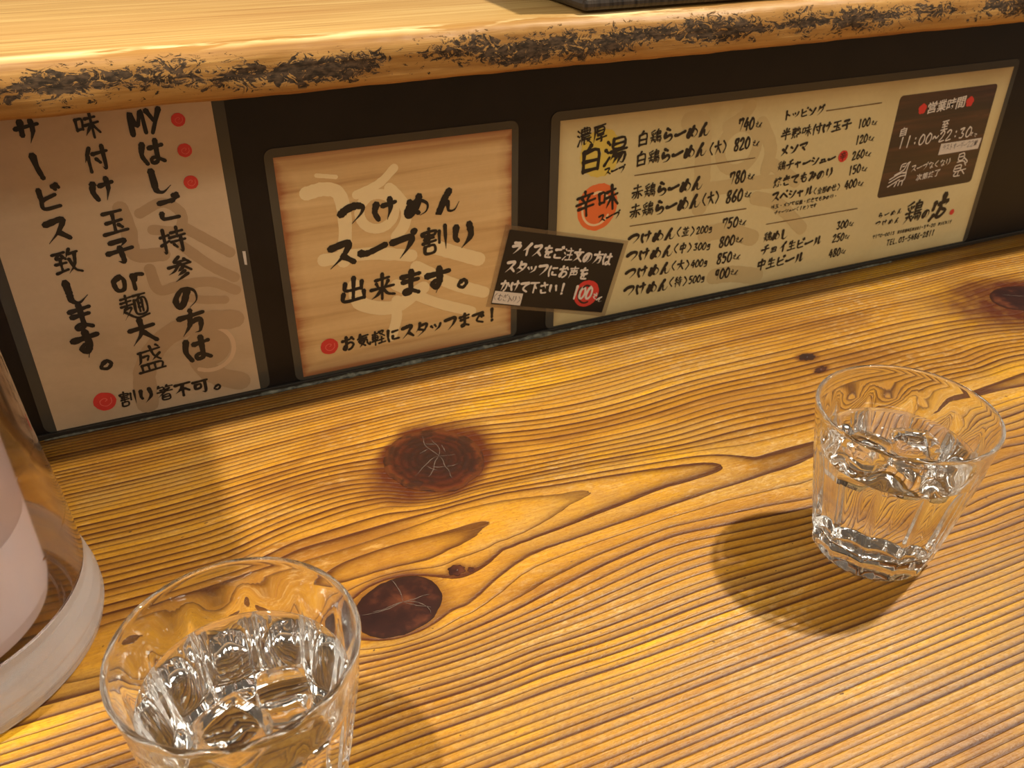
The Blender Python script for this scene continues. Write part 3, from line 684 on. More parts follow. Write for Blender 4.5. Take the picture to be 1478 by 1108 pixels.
# ------------------------------------------------------------------ brush lettering
GP = {}
for ch, s_ in G.items():
    st = []; parts = s_.split(';'); ns = len(parts); base = 15.0 if ns <= 2 else 12.5 if ns <= 4 else 10.0 if ns <= 6 else 8.0 if ns <= 10 else 6.4
    for p_ in parts:
        p_ = p_.strip(); tp = p_.endswith('~'); p_ = p_.rstrip('~'); tk = p_.split(); wm = 1.0
        if tk[0][0] == 'w': wm = float(tk[0][1:]); tk = tk[1:]
        st.append(([(int(t[:2]) + 0.5, int(t[2:]) + 0.5) for t in tk], base * wm, tp))
    GP[ch] = st
def catmull(p, n):
    p = np.array(p, float)
    if len(p) == 2: return p[0] + (p[1] - p[0]) * np.linspace(0, 1, n + 1)[:, None]
    q = np.vstack([2 * p[0] - p[1], p, 2 * p[-1] - p[-2]]); out = []
    for i in range(1, len(q) - 2):
        for t in np.linspace(0, 1, n, endpoint=False):
            a, b, c, d = q[i - 1:i + 3]
            out.append(0.5 * ((2 * b) + (c - a) * t + (2 * a - 5 * b + 4 * c - d) * t * t + (3 * b - a - 3 * c + d) * t ** 3))
    out.append(p[-1]); return np.array(out)
class Ink:      # collects flat strokes in the x-z plane, then builds one mesh
    def __init__(s): s.v = []; s.f = []; s.y = 0.0
    def stroke(s, pts, wid, taper, n=4, caps=3, rnd=0.10, even=False):
        c = catmull(pts, n); m_ = len(c); d = np.gradient(c, axis=0); L = np.linalg.norm(d, axis=1); L[L == 0] = 1; d = d / L[:, None]
        t = np.linspace(0, 1, m_)
        if even: wv = np.full(m_, 1.0)
        else:
            wv = 1.35 - 1.15 * t + 0.75 * t * t
            if taper: wv = 1.35 - 0.55 * t; wv *= np.clip((1.05 - t) / 0.55, 0.14, 1)
        wv = wv * wid / 2 * (1 + rnd * rng.standard_normal(m_) * 0.6)
        nrm = np.c_[-d[:, 1], d[:, 0]]
        Lp, Rp = c + nrm * wv[:, None], c - nrm * wv[:, None]
        ring_ = list(map(tuple, Lp))
        e = c[-1]; a0 = math.atan2(nrm[-1][1], nrm[-1][0])
        for k in range(1, caps): a = a0 - PI * k / caps; ring_.append((e[0] + math.cos(a) * wv[-1], e[1] + math.sin(a) * wv[-1]))
        ring_ += list(map(tuple, Rp[::-1]))
        e = c[0]; a0 = math.atan2(-nrm[0][1], -nrm[0][0])
        start = []
        for k in range(1, caps): a = a0 - PI * k / caps; start.append((e[0] + math.cos(a) * wv[0], e[1] + math.sin(a) * wv[0]))
        b = len(s.v); s.y += 1.5e-5
        yy = [s.y + 6e-7 * i for i in range(len(Lp))]; yr = yy + [yy[-1]] * (caps - 1) + yy[::-1] + [yy[0]] * (caps - 1)
        s.v += [(x, q_, z) for (x, z), q_ in zip(ring_ + start, yr)]
        nL, nE = m_, caps - 1
        for i in range(m_ - 1): s.f.append((b + i, b + i + 1, b + nL + nE + (m_ - 2 - i), b + nL + nE + (m_ - 1 - i)))
        if caps < 2: return
        s.f.append(tuple([b + nL - 1] + [b + nL + k for k in range(nE)] + [b + nL + nE]))
        s.f.append(tuple([b + nL + nE + m_ - 1] + [b + 2 * m_ + nE + k for k in range(nE)] + [b]))
    def disc(s, cx, cz, r, n=28, rag=0.03, rz=None):
        b = len(s.v); s.y += 2e-6; rz = rz or r
        s.v += [(cx + r * (1 + rag * rng.standard_normal()) * math.cos(2 * PI * k / n), s.y, cz + rz * (1 + rag * rng.standard_normal()) * math.sin(2 * PI * k / n)) for k in range(n)]
        s.f.append(tuple(range(b, b + n)))
    def quad(s, q):
        b = len(s.v); s.y += 2e-6; s.v += [(x, s.y, z) for x, z in q]; s.f.append((b, b + 1, b + 2, b + 3))
    def char(s, ch, cx, cz, h, wd=None, ang=0.0, n=4, bold=1.0):
        wd = wd or h; ca, sa = math.cos(ang), math.sin(ang); s.y = 0.0
        for p, w_, tp in GP[ch]:
            q = []
            for x, z in p:
                x += rng.uniform(-1.2, 1.2); z += rng.uniform(-1.2, 1.2)
                u = (x - 50) / 100 * wd; k = (z - 50) / 100 * h + 0.10 * u
                q.append((cx + u * ca - k * sa, cz + u * sa + k * ca))
            s.stroke(q, w_ / 100 * (h * 0.6 + wd * 0.4) * bold, tp, n)
    def build(s, name, m_, parent, y):
        if not s.v: return None
        v = [(x / 1000, y - q, z / 1000) for x, q, z in s.v]
        o = mesh(name, v, s.f, m_, parent)
        if len(o.data.polygons) and o.data.polygons[0].normal.y > 0: o.data.flip_normals()
        return o
fb = []
def font_char(ch, cx, cz, h, wd, ang, m_, parent, y, bold=0.012):
    fb.append((ch, cx, cz, h, wd, ang, m_, parent, y, bold))
def text(runs, m_, parent, y, n=4, bold=1.0, hs=1.1, name='lettering'):
    for r in runs:
        s_, xa, za, xb, zb, h = r; h *= hs; k = len(s_); ink = Ink(); ang = math.atan2(zb - za, xb - xa) if k > 1 else 0.0
        sp = math.hypot(xb - xa, zb - za) / (k - 1) if k > 1 else h; odd = []
        for i, ch in enumerate(s_):
            if ch == ' ': continue
            t = i / (k - 1) if k > 1 else 0; cx, cz = xa + (xb - xa) * t, za + (zb - za) * t
            if s_ in ('MY', 'or'): cx = xa + (i - 0.5) * h * 0.62; wd = h * 0.62
            else: wd = min(h * 1.05, sp * 0.93)
            hh = h * (0.8 if ch in 'っッャュョ' else 1.0)
            if ch in GP: ink.char(ch, cx, cz, hh, wd, ang, n, bold)
            else: odd.append((ch, cx, cz, h, wd, ang))
        o = ink.build(name, m_, parent, y)
        if odd: font_run(odd, m_, o or parent, y, o is None)
def font_run(odd, m_, parent, y, top):
    vs, fs = [], []
    for ch, cx, cz, h, wd, ang in odd:
        cu = bpy.data.curves.new('t', 'FONT'); cu.body = ch; cu.size = 1.0; cu.resolution_u = 2; cu.offset = 0.02
        ob = bpy.data.objects.new('t', cu); col.objects.link(ob)
        dg = bpy.context.evaluated_depsgraph_get(); me_ = bpy.data.meshes.new_from_object(ob.evaluated_get(dg))
        co = np.array([v_.co[:2] for v_ in me_.vertices]) if len(me_.vertices) else np.zeros((0, 2))
        if len(co):
            lo, hi = co.min(0), co.max(0); c0 = (lo + hi) / 2; ext = max(hi[1] - lo[1], 0.55); ex = max(hi[0] - lo[0], 0.3)
            b = len(vs)
            for x, z in co:
                u = (x - c0[0]) / max(ex, 0.6) * wd; k = (z - c0[1]) / max(ext, 0.6) * h + 0.10 * u
                vs.append(((cx + u) / 1000, y - 0.00012, (cz + k) / 1000))
            fs += [tuple(b + i for i in p_.vertices) for p_ in me_.polygons]
        bpy.data.objects.remove(ob); bpy.data.curves.remove(cu); bpy.data.meshes.remove(me_)
    if vs:
        o = mesh('lettering', vs, fs, m_, parent)
        if o.data.polygons[0].normal.y > 0: o.data.flip_normals()
def brush(strokes, m_, parent, y, name='brush_emblem', rnd=0.05):
    ink = Ink()
    for p, w_ in strokes: ink.stroke(p, w_, False, 8, 6, rnd, True)
    return ink.build(name, m_, parent, y)
def ringpts(cx, cz, r, a0=0, a1=360, n=14, rz=None, dr=0.0):
    return [(cx + (r + dr * i / n) * math.cos(math.radians(a0 + (a1 - a0) * i / n)), cz + ((rz or r) + dr * i / n) * math.sin(math.radians(a0 + (a1 - a0) * i / n))) for i in range(n + 1)]
def swirl_dots(rows, parent, y, hi=M_redl):
    for (_, x, z, _, _, h) in rows:
        a = Ink(); a.disc(x, z, h / 2, 30, 0.02); o = a.build('swirl_mark', M_red, parent, y)
        b = Ink(); b.stroke([(x + h * 0.02, z), (x + h * .12, z + h * .08), (x, z + h * .17), (x - h * .2, z + h * .05), (x - h * .18, z - h * .15), (x + h * .05, z - h * .26), (x + h * .28, z - h * .1), (x + h * .3, z + h * .15)], h * 0.035, False, 5, 3, 0.1, True)
        b.build('swirl_line', hi, o, y - 0.00004)
def sheet(name, x0, x1, z0, z1, y0, y1, m_, parent, r=0.0):   # rounded thin sheet in the x-z plane, mm
    pts = []
    if r:
        for (cx, cz, a0) in ((x1 - r, z1 - r, 0), (x0 + r, z1 - r, 90), (x0 + r, z0 + r, 180), (x1 - r, z0 + r, 270)):
            for k in range(6): a = math.radians(a0 + 18 * k); pts.append((cx + r * math.cos(a), cz + r * math.sin(a)))
    else: pts = [(x1, z1), (x0, z1), (x0, z0), (x1, z0)]
    return prism(name, pts, y0, y1, m_, parent)
def prism(name, pts, y0, y1, m_, parent):
    k = len(pts); v = [(x / 1000, y0, z / 1000) for x, z in pts] + [(x / 1000, y1, z / 1000) for x, z in pts]
    f = [tuple(range(k)), tuple(range(k, 2 * k))[::-1]] + [(i, k + i, k + (i + 1) % k, (i + 1) % k) for i in range(k)]
    me_ = bpy.data.meshes.new(name); me_.from_pydata(v, [], f); bm = bmesh.new(); bm.from_mesh(me_); bmesh.ops.recalc_face_normals(bm, faces=bm.faces[:]); bm.to_mesh(me_); bm.free()
    return link(name, me_, m_, parent)
YL0, YL1, YP = 0.0005, 0.0001, -0.00005      # laminate back, laminate front, paper front
def menu(label, x0, x1, z0, z1, lx0, lx1, lz0, lz1, m_, nm='laminated_menu'):
    root = empty(nm); tag(root, label, 'menu', None)
    sheet('laminate_film', lx0, lx1, lz0, lz1, YL0, YL1, M_lam, root, 5)
    sheet('paper', x0, x1, z0, z1, YL1 - 0.00001, YP, m_, root)
    return root
Y1, Y2, Y3, Y4 = -0.00009, -0.00030, -0.00042, -0.00066

m1 = menu('tall brown laminated notice with three vertical columns of brush writing at far left', -222.5, -109.2, 3.9, 186, -228.5, -103.0, 3.0, 186.4, M_pap1, 'laminated_notice')
brush([([(-162.6, 126.8), (-161.2, 115.0), (-160.8, 101.2), (-147.4, 98.8)], 8), ([(-154, 122.8), (-142, 127), (-134, 120), (-137, 111), (-149.5, 113)], 5.5),
       ([(-134.8, 112.6), (-123.3, 103), (-113.0, 94)], 6), ([(-136.8, 101.8), (-124.2, 88), (-113, 79)], 6), ([(-155.4, 91.7), (-153, 78.7), (-141.1, 79.4), (-125.5, 78.4), (-113.3, 71)], 6),
       ([(-141, 72), (-131.9, 68.6), (-120.2, 66.3)], 5), ([(-173, 9.5), (-169.7, 32.2), (-156.1, 49), (-136, 55), (-116.8, 53.3)], 12),
       ([(-140, 30), (-134, 20), (-120, 12)], 12)], M_em1, m1, Y1)
o = Ink(); o.disc(-134.1, 38.6, 12.5, 36, 0.01); o.build('brush_emblem', M_em1, m1, Y1 - 0.00004)
brush([(ringpts(-134.1, 37.6, 14.2, 100, -120), 2.6)], M_em1l, m1, Y1 - 0.00008)
text(D_M1, M_ink, m1, Y2, 6, 1.3, 0.98); swirl_dots(D_M1dots, m1, Y2)
a = Ink(); a.quad([(-106.3, 93.5), (-104.6, 93.2), (-104.9, 85.0), (-106.2, 85.4)]); a.build('tape_scrap', M_sticker, m1, -0.00002)

m2 = menu('square laminated wood-print notice with three large centred lines of brush writing', -82.6, 57.0, 5.6, 143.3, -87.4, 61.4, 3.2, 148.2, M_pap2, 'laminated_notice')
brush([([(-67.2, 121.3), (-57, 122.4), (-49, 118), (-47.3, 100.6), (-50.3, 77.7)], 8), ([(-60.6, 130.7), (-50, 128.5)], 2.5), ([(-16.2, 129.2), (-25.7, 121.4), (-39.2, 116.6)], 5),
       (ringpts(-28, 105, 10.5, -10, 345), 6), ([(-19.8, 118), (-10.9, 105), (-12, 95), (-17.5, 88)], 7), ([(-61.8, 80.3), (-35, 79.8), (-9.1, 74.1)], 8),
       ([(4, 78.2), (19.9, 70.7), (34.6, 64.1)], 9), ([(-6.4, 66.3), (16, 50.9), (38, 40.4)], 8), ([(-45.5, 60.9), (-42.3, 48.2), (-22.4, 41.9), (-2.8, 51.4)], 9),
       ([(-20.1, 45.9), (-21.1, 33.5), (-25.2, 21.9)], 7), ([(-19.7, 56.7), (2.2, 41.3), (29.1, 28.5)], 7)], M_em2, m2, Y1)
text(D_M2, M_ink, m2, Y2, 7, 1.4, 1.06); swirl_dots(D_M2dots, m2, Y2)

m3 = menu('wide cream laminated price menu with yellow and orange brush circles at right', 88.9, 467.0, 4.8, 144.6, 82.8, 472.0, 3.2, 150.2, M_pap3, 'laminated_menu')
brush([([(181.8, 134.5), (191.3, 132.2), (194.8, 115.7), (197.4, 91.0), (197.8, 74.1)], 13), ([(229.0, 139.4), (223.1, 132.9), (212.6, 127.8)], 9), (ringpts(224, 112, 15, 0, 350), 8),
       ([(239.9, 126.8), (250.9, 109.0), (249.8, 93.8)], 10), ([(200.7, 86.3), (237.3, 85.6), (260.3, 84.2)], 10), ([(205.0, 53.1), (223.1, 52.9), (247.3, 43.5)], 12),
       ([(217.9, 18.6), (234.8, 17.4), (256.6, 11.5)], 13), ([(252, 98.4), (262.1, 92.5), (278.2, 81.4)], 9), ([(244.5, 74.2), (264.9, 66.7), (291.7, 43.8)], 10)], M_em3, m3, Y1)
yk = Ink()
for (p, w_) in [(ringpts(117.9, 121.5, 10, 60, 400, rz=11), 9), (ringpts(118, 121.5, 4, 0, 330, rz=5), 7)]: yk.stroke(p, w_, False, 6, 5, 0.12, True)
yk.build('yellow_circle', M_yellow, m3, Y1 - 0.00004)
rk = Ink(); rk.disc(117.7, 86.0, 14.6, 44, 0.012, 16.0); rk.build('orange_circle', M_orange, m3, Y1 - 0.00004)
brush([(ringpts(117.0, 85.5, 10.2, 150, 330, rz=11.5), 1.5), (ringpts(117.7, 86.5, 8.5, 20, 110, rz=9.5), 1.8)], M_orangel, m3, Y1 - 0.00008, 'pale_swirl')
text(D_M3, M_ink, m3, Y2, 3, 1.35, 1.12)
for (xa, za, xb, zb) in D_rules:
    a = Ink(); a.stroke([(xa, za), ((xa + xb) / 2, (za + zb) / 2), (xb, zb)], 0.75, False, 8, 2, 0.2, True); a.build('rule_line', M_rule, m3, Y2)
a = Ink(); a.disc(444.6, 33.7, 2.4, 20, 0.05); a.build('red_dot', M_red, m3, Y2)
a = Ink(); a.disc(317.3, 95.0, 4.3, 24, 0.03); a.build('red_dot', M_red, m3, Y2); text([('辛', 317.3, 95.0, 317.3, 95.0, 6.0)], M_ink, m3, Y3, 3)
pq = D_plaque; pr = []
for i, (cx, cz) in enumerate([(455.2, 133.4), (359.6, 133.4), (359.6, 57.2), (456.4, 57.2)]):
    sx, sz = ((-1, -1), (1, -1), (1, 1), (-1, 1))[i]; r = 3.0; a0 = (0, 90, 180, 270)[i]
    for k in range(5): t = math.radians(a0 + 22.5 * k); pr.append((cx + sx * r + r * math.cos(t), cz + sz * r + r * math.sin(t)))
plq = prism('hours_plaque', pr, YP, -0.00020, M_plq, m3); plq['label'] = 'dark plank plaque printed with opening hours'
text(D_pltext, M_white, plq, -0.00030, 3, 0.85)
for (_, x, z, _, _, h) in D_plred:
    a = Ink()
    for k in range(5): t = 2 * PI * k / 5 + 0.3; a.disc(x + 1.9 * math.cos(t), z + 1.9 * math.sin(t), 2.1, 14, 0.04)
    a.disc(x, z, 1.6, 12, 0.03); a.build('red_flower', M_red, plq, -0.00028)
ic = Ink()      # two striped brush emblems either side of the closing line
for p in ([(385, 82.4), (382.6, 81.4), (381.0, 78), (379.5, 76.4), (372, 73.6)], [(384.2, 81.8), (383.6, 79.5), (382.8, 74.8), (380.6, 74.2)], [(376.5, 77.2), (377.2, 81.0), (380.8, 81.8)], [(378.2, 79.4), (380, 79.8)],
          [(382.6, 74.6), (377, 74.4), (368, 70.8)], [(382.8, 72.2), (377.5, 72.0), (368, 68.4)], [(383.2, 75), (383.0, 69.2), (379.4, 68.2)], [(378, 69.6), (367.6, 65.2)], [(378.6, 68.4), (377.8, 65.0)], [(375.6, 67.6), (374.2, 64.6)], [(381.6, 68.2), (381.4, 64.8)]):
    ic.stroke(p, 0.95, False, 4, 3, 0.08, True)
ic.build('brush_emblem', M_white, plq, -0.00030); ic = Ink()
for p in ([(435, 82.0), (440, 82.4), (440.4, 77.8), (435.6, 77.2), (435, 82.0)], [(436, 79.8), (439.8, 80.0)], [(440.8, 79), (445.5, 75.2), (443.2, 73.8)], [(434.8, 75.8), (441.6, 76.0), (444.8, 72.2)], [(434, 72.8), (440, 73.2), (440.4, 69.2)],
          [(434, 72.6), (434.2, 68.4), (446, 69.2)], [(434.2, 70.4), (440, 70.8)], [(436.4, 68), (434.6, 64.8), (441, 64.4)], [(442, 68.6), (445.4, 65.4)], [(438.8, 68), (438.6, 65.2)]):
    ic.stroke(p, 0.95, False, 4, 3, 0.08, True)
ic.build('brush_emblem', M_white, plq, -0.00030)
stk = prism('sticker', [(q[0], q[1]) for q in D_plsticker], -0.00021, -0.00034, M_sticker, plq); text(D_plst, M_grey, stk, -0.00040, 3, 0.6)

card = empty('notice_card'); tag(card, 'small tilted black card with white writing overlapping the two larger menus', 'card')
cc = np.array(D_M4c); ce = cc.mean(0)
big = [tuple(ce + (q - ce) * np.array([1.075, 1.10])) for q in cc]
prism('laminate_film', big, Y4 - 0.00002, Y4 - 0.00012, NT('thin_film').m, card)
tf = bpy.data.materials['thin_film']; nn, ll = tf.node_tree.nodes, tf.node_tree.links; mxs = nn.new('ShaderNodeMixShader'); trn = nn.new('ShaderNodeBsdfTransparent'); nn['Principled BSDF'].inputs['Base Color'].default_value = (0.35, 0.24, 0.13, 1); nn['Principled BSDF'].inputs['Roughness'].default_value = 0.25
mxs.inputs[0].default_value = 0.22; ll.new(trn.outputs[0], mxs.inputs[1]); ll.new(nn['Principled BSDF'].outputs[0], mxs.inputs[2]); ll.new(mxs.outputs[0], nn['Material Output'].inputs[0])
prism('paper', [tuple(q) for q in cc], Y4 - 0.00013, Y4 - 0.00020, M_card, card)
YC = Y4 - 0.00024
sw = Ink(); sx_, sz_ = D_M4s[4]; sw.disc(sx_ + 0.3, sz_, 9.6, 36, 0.012, 9.8); sw.build('swirl_mark', M_red, card, YC)
brush([(ringpts(sx_ - 0.5, sz_, 5.6, 130, 290, rz=6.8), 1.3), (ringpts(sx_, sz_, 4.4, -20, 120, rz=6.0), 1.5)], M_dred, card, YC - 0.00005, 'swirl_line')
text(D_M4, M_white, card, YC - 0.00010, 5, 1.3)
st2 = prism('sticker', [tuple(q) for q in D_M4s[:4]], YC, YC - 0.00008, M_sticker, card); text(D_M4st, M_grey, st2, YC - 0.00014, 3, 0.7)

# ------------------------------------------------------------------ tumblers, water, ice
H, RT, RB = 0.0785, 0.0392, 0.0268
NF = 12
WZ = 0.0570
def r_out(z): return RB + (RT - RB) * (z / H) ** 0.95
def r_in(z): return r_out(z) - (0.0021 if z > 0.03 else 0.0021 + 0.0016 * (0.03 - z) / 0.02)
def tumbler_mesh():
    P_ = []
    P_ += [(0.001, 0.0016, 0), (0.018, 0.0014, 0), (RB - 0.004, 0.0003, 0), (RB - 0.0016, 0.0, 0), (RB - 0.0003, 0.0012, 0.25)]
    for z in (0.003, 0.008, 0.014, 0.020, 0.028, 0.036, 0.044, 0.050, 0.055, 0.059, 0.062, 0.065, 0.070, 0.075): P_.append((r_out(z), z, 1))
    rt = r_out(H - 0.00105); rr_ = 0.00105
    for k in range(0, 17): a_ = PI * k / 16; P_.append((rt - rr_ + rr_ * math.cos(a_), H - 0.00105 + rr_ * math.sin(a_), 0))
    for z in (0.073, 0.066, 0.0585, WZ, 0.050, 0.042, 0.034, 0.026, 0.018, 0.0145): P_.append((r_in(z), z, 0))
    iw = [i for i, q in enumerate(P_) if q[1] == WZ][0]
    ri = r_in(0.0145); P_ += [(ri - 0.0012, 0.0122, 0), (ri - 0.0045, 0.0108, 0), (0.012, 0.0100, 0), (0.001, 0.0098, 0)]
    n = NF * 12; v, f = [], []
    for (r, z, fl) in P_:
        k0 = (0.25 + 0.75 * min(1, z / 0.016)) * fl * 0.8 * (1 - min(1, max(0, (z - 0.052) / 0.013)) ** 1.5) if z > 0.004 else 0.8 * fl
        for k in range(n):
            a = 2 * PI * k / n; fa = (a % (2 * PI / NF)) - PI / NF
            flat = math.cos(PI / NF) / math.cos(fa)                   # flat facets
            groove = 0.022 * max(0, 1 - abs(abs(fa) - PI / NF) / 0.05)   # small ribs between the facets
            v.append((r * (1 + k0 * (flat * 1.0 - 1 - 0.012 * math.cos(fa * NF) + groove)) * math.cos(a), r * (1 + k0 * (flat - 1 - 0.012 * math.cos(fa * NF) + groove)) * math.sin(a), z))
    m_ = len(P_)
    for i in range(m_ - 1):
        for k in range(n): q = (k + 1) % n; f.append((i * n + k, i * n + q, (i + 1) * n + q, (i + 1) * n + k))
    f.append(tuple(range(n))[::-1]); f.append(tuple((m_ - 1) * n + k for k in range(n)))
    me_ = bpy.data.meshes.new('tumbler'); me_.from_pydata(v, [], f); me_.materials.append(M_glass); me_.materials.append(M_wetglass); me_.polygons.foreach_set('material_index', [1 if (i // n >= iw) else 0 for i in range(len(f))]); me_.polygons.foreach_set('use_smooth', [True] * len(me_.polygons)); me_.update(); return me_
TM = tumbler_mesh()
def water_mesh():
    e = 0.00004; ri = r_in(0.0145); prof_ = [(0.001, 0.0098 + e), (0.012, 0.0100 + e), (ri - 0.0045 - e, 0.0108 + e), (ri - 0.0012 - e, 0.0122 + e)]
    for z in (0.0145, 0.02, 0.026, 0.034, 0.042, 0.050, WZ): prof_.append((r_in(z) - e, z))
    k0 = len(prof_) - 1; rw = r_in(WZ) - e
    for k in range(1, 9): prof_.append((rw - 0.0022 * k / 8, WZ - 0.0007 * (1 - (1 - k / 8) ** 2)))
    prof_ += [(0.015, WZ - 0.0007), (0.001, WZ - 0.0007)]
    v, f = lathe(prof_, 144)
    me_ = bpy.data.meshes.new('water'); me_.from_pydata(v, [], f); me_.materials.append(M_water); me_.materials.append(M_wside); me_.polygons.foreach_set('use_smooth', [True] * len(me_.polygons))
    me_.polygons.foreach_set('material_index', [1 if (i // 144 < k0 or i == len(f) - 2) else 0 for i in range(len(f))]); return me_
WM = water_mesh()
def ice_mesh(s_, seed):
    bm = bmesh.new(); bmesh.ops.create_cube(bm, size=s_); bmesh.ops.subdivide_edges(bm, edges=bm.edges[:], cuts=3, use_grid_fill=True)
    for v in bm.verts:
        c = v.co; L = max(abs(c.x), abs(c.y), abs(c.z)); sph = c.normalized() * s_ * 0.60; v.co = c.lerp(sph, 0.34)
        v.co += Vector((noise2(c.x, c.y + c.z, 90, seed), noise2(c.y, c.z, 90, seed + 1), noise2(c.z, c.x, 90, seed + 2))) * 0.0016
    me_ = bpy.data.meshes.new('ice_cube'); bm.to_mesh(me_); bm.free(); me_.materials.append(M_ice); me_.polygons.foreach_set('use_smooth', [True] * len(me_.polygons)); return me_
GL = [((0.1366, -0.2520), 'ribbed clear tumbler of iced water standing whole on the right of the counter', 0.1,
       [(-0.010, 0.008, 0.3, 0.018, 'left ice cube floating in the right tumbler'), (0.0125, 0.002, 1.1, 0.019, 'right ice cube floating in the right tumbler')]),
      ((-0.1547, -0.2687), 'ribbed clear tumbler of iced water cut by the bottom edge beside the jug', 0.33,
       [(-0.006, -0.012, 0.6, 0.018, 'left ice cube floating in the foreground tumbler'), (0.011, -0.006, 1.5, 0.017, 'right ice cube floating in the foreground tumbler')])]
for gi, ((gx, gy), lab, rz, ices) in enumerate(GL):
    g = bpy.data.objects.new('tumbler', TM); col.objects.link(g); g.location = (gx, gy, 0.0002); g.rotation_euler.z = rz; tag(g, lab, 'glass', 'water tumblers on the counter')
    w_ = bpy.data.objects.new('water', WM); col.objects.link(w_); w_.location = (gx, gy, 0.0002)
    tag(w_, 'water filling the right tumbler' if gi == 0 else 'water filling the foreground tumbler beside the jug', 'water')
    for ii, (dx, dy, rr, s_, lb) in enumerate(ices):
        i_ = bpy.data.objects.new('ice_cube', ice_mesh(s_, gi * 5 + ii)); col.objects.link(i_)
        i_.location = (gx + dx, gy + dy, WZ - s_ * 0.36); i_.rotation_euler = (0.12 * (ii - 0.5), 0.15, rr); tag(i_, lb, 'ice', 'ice cubes in the tumblers')

# ------------------------------------------------------------------ water jug at the left edge
jug = empty('water_jug', (-0.2700, -0.1450, 0.0)); tag(jug, 'frosted clear plastic water jug with inner vessel at the left edge of the counter', 'jug')
def jpart(name, prof_, m_, n=96, closed=True):
    q_ = []; k_ = len(prof_)       # support loops beside every corner, so that smooth shading stays true
    for i in range(k_):
        a, c = prof_[i], prof_[(i + 1) % k_]; q_.append(a); L = math.hypot(c[0] - a[0], c[1] - a[1])
        if L > 0.0014 and (closed or i < k_ - 1):
            for t in (0.0003 / L, 1 - 0.0003 / L): q_.append((a[0] + (c[0] - a[0]) * t, a[1] + (c[1] - a[1]) * t))
    prof_ = q_
    v, f = lathe(prof_, n, closed); o = mesh(name, v, f, m_, jug, True)
    bm = bmesh.new(); bm.from_mesh(o.data); bmesh.ops.recalc_face_normals(bm, faces=bm.faces[:]); bm.to_mesh(o.data); bm.free(); return o
jpart('outer_wall', [(0.0638, 0.030), (0.0628, 0.055), (0.0600, 0.09), (0.0580, 0.13), (0.0565, 0.18), (0.0560, 0.226), (0.0545, 0.226), (0.0550, 0.18), (0.0565, 0.13), (0.0585, 0.09), (0.0612, 0.055), (0.0622, 0.030)], M_jug)
jpart('base', [(0.0630, 0.0004), (0.0655, 0.0020), (0.0670, 0.0070), (0.0668, 0.0140), (0.0655, 0.0210), (0.0640, 0.0260), (0.0638, 0.0298), (0.0622, 0.0298), (0.0620, 0.0240), (0.0628, 0.0180), (0.0625, 0.0100), (0.0600, 0.0062), (0.0590, 0.0030), (0.0600, 0.0004)], M_frost)
jpart('floor_plate', [(0.0588, 0.0034), (0.0588, 0.0058), (0.0570, 0.0062), (0.0562, 0.0085), (0.0550, 0.0085), (0.0542, 0.0062), (0.0510, 0.0060), (0.0502, 0.0080), (0.0490, 0.0080), (0.0482, 0.0060), (0.002, 0.0060), (0.002, 0.0034)], M_jug)
jpart('inner_vessel', [(0.002, 0.0120), (0.034, 0.0122), (0.0425, 0.0140), (0.0465, 0.0180), (0.0482, 0.0250), (0.0485, 0.0620), (0.0468, 0.0620), (0.0464, 0.0260), (0.0445, 0.0200), (0.0400, 0.0165), (0.002, 0.0160)], M_white_pl)
jpart('liner', [(0.0485, 0.0622), (0.0482, 0.12), (0.0478, 0.224), (0.0462, 0.224), (0.0466, 0.12), (0.0468, 0.0622)], M_liner)
lid = jpart('lid', [(0.002, 0.226), (0.058, 0.226), (0.062, 0.228), (0.062, 0.237), (0.057, 0.241), (0.02, 0.243), (0.002, 0.243)], M_white_pl, 64, False)
sp = box('lid_shadow_block', -0.030, 0.0600, 0.020, 0.088, 0.2275, 0.239, M_white_pl, jug, 0.002)  # unseen block added at the lid to give the jug's shadow its square corner
v, f = [], []
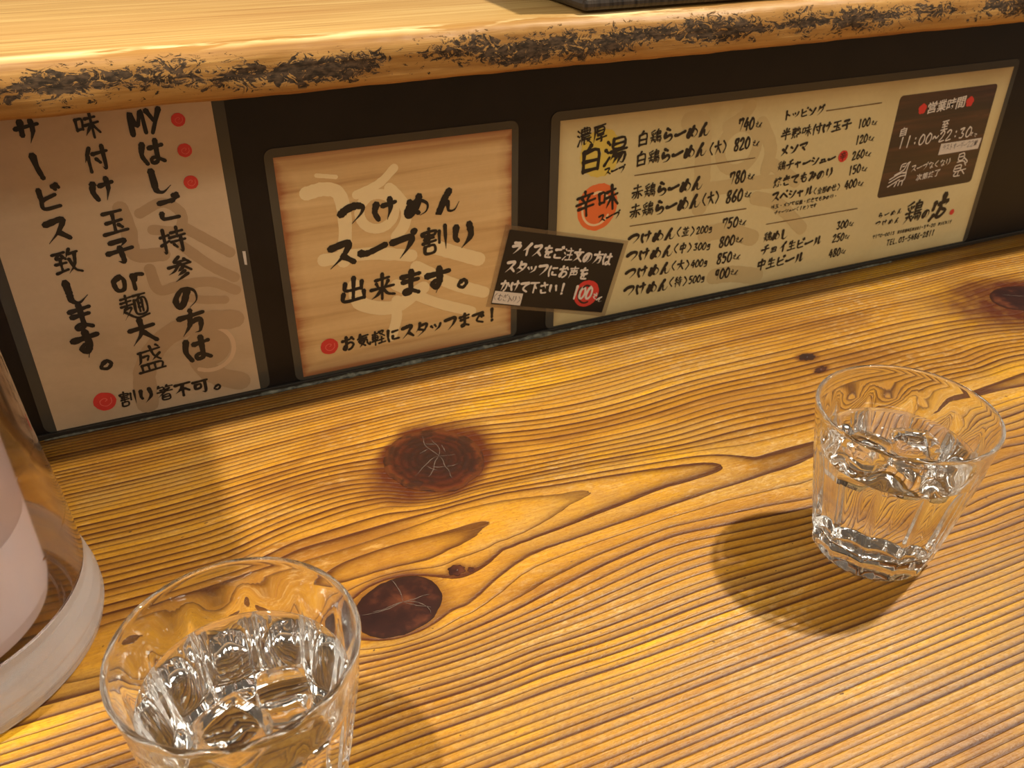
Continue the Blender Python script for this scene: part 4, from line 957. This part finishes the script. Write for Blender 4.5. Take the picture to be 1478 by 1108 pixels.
hp = catmull([(-0.0585, 0.18), (-0.088, 0.172), (-0.097, 0.13), (-0.094, 0.08), (-0.064, 0.062)], 8)
for i, (x, z) in enumerate(hp):
    a = hp[max(0, i - 1)]; b = hp[min(len(hp) - 1, i + 1)]; t = Vector((b[0] - a[0], b[1] - a[1])).normalized()
    for k in range(10): th = 2 * PI * k / 10; v.append((x - t.y * 0.005 * math.cos(th), 0.010 * math.sin(th), z + t.x * 0.005 * math.cos(th)))
for i in range(len(hp) - 1):
    for k in range(10): q = (k + 1) % 10; f.append((i * 10 + k, i * 10 + q, (i + 1) * 10 + q, (i + 1) * 10 + k))
f.append(tuple(range(10))); f.append(tuple((len(hp) - 1) * 10 + k for k in range(10))[::-1])
mesh('handle', v, f, M_frost, jug, True)

# ------------------------------------------------------------------ black wooden box on the shelf
tr = empty('condiment_box', (0.16, 0.01, 0.2128)); tag(tr, 'black lacquered wooden box standing on the upper shelf edge', 'box')
def tb(n, *a, bev=0.0012):
    o = box(n, *[q for q in a], M_tray, None, bev); o.parent = tr; return o
tb('bottom_board', -0.0820, 0.100, -0.0535, 0.065, 0.0001, 0.006, bev=0.0022)
tb('side_panel', -0.0795, 0.0975, -0.0510, -0.0450, 0.0055, 0.055); tb('side_panel', -0.0795, 0.0975, 0.0560, 0.0620, 0.0055, 0.055)
tb('end_panel', -0.0795, -0.0735, -0.0452, 0.0562, 0.0055, 0.055); tb('end_panel', 0.0915, 0.0975, -0.0452, 0.0562, 0.0055, 0.055)

sc.cycles.max_bounces = 96; sc.cycles.transmission_bounces = 96; sc.cycles.glossy_bounces = 96; sc.cycles.diffuse_bounces = 5; sc.cycles.transparent_max_bounces = 12
sc.cycles.blur_glossy = 0.4; sc.cycles.sample_clamp_indirect = 16.0

for o_ in col.objects:      # let the downlights focus through the glass onto the counter
    if o_.name.startswith('downlight'): o_.data.cycles.is_caustics_light = True
    if o_.name.startswith('tumbler'): o_.cycles.is_caustics_caster = True
    if o_.name.startswith('counter_slab'): o_.cycles.is_caustics_receiver = True
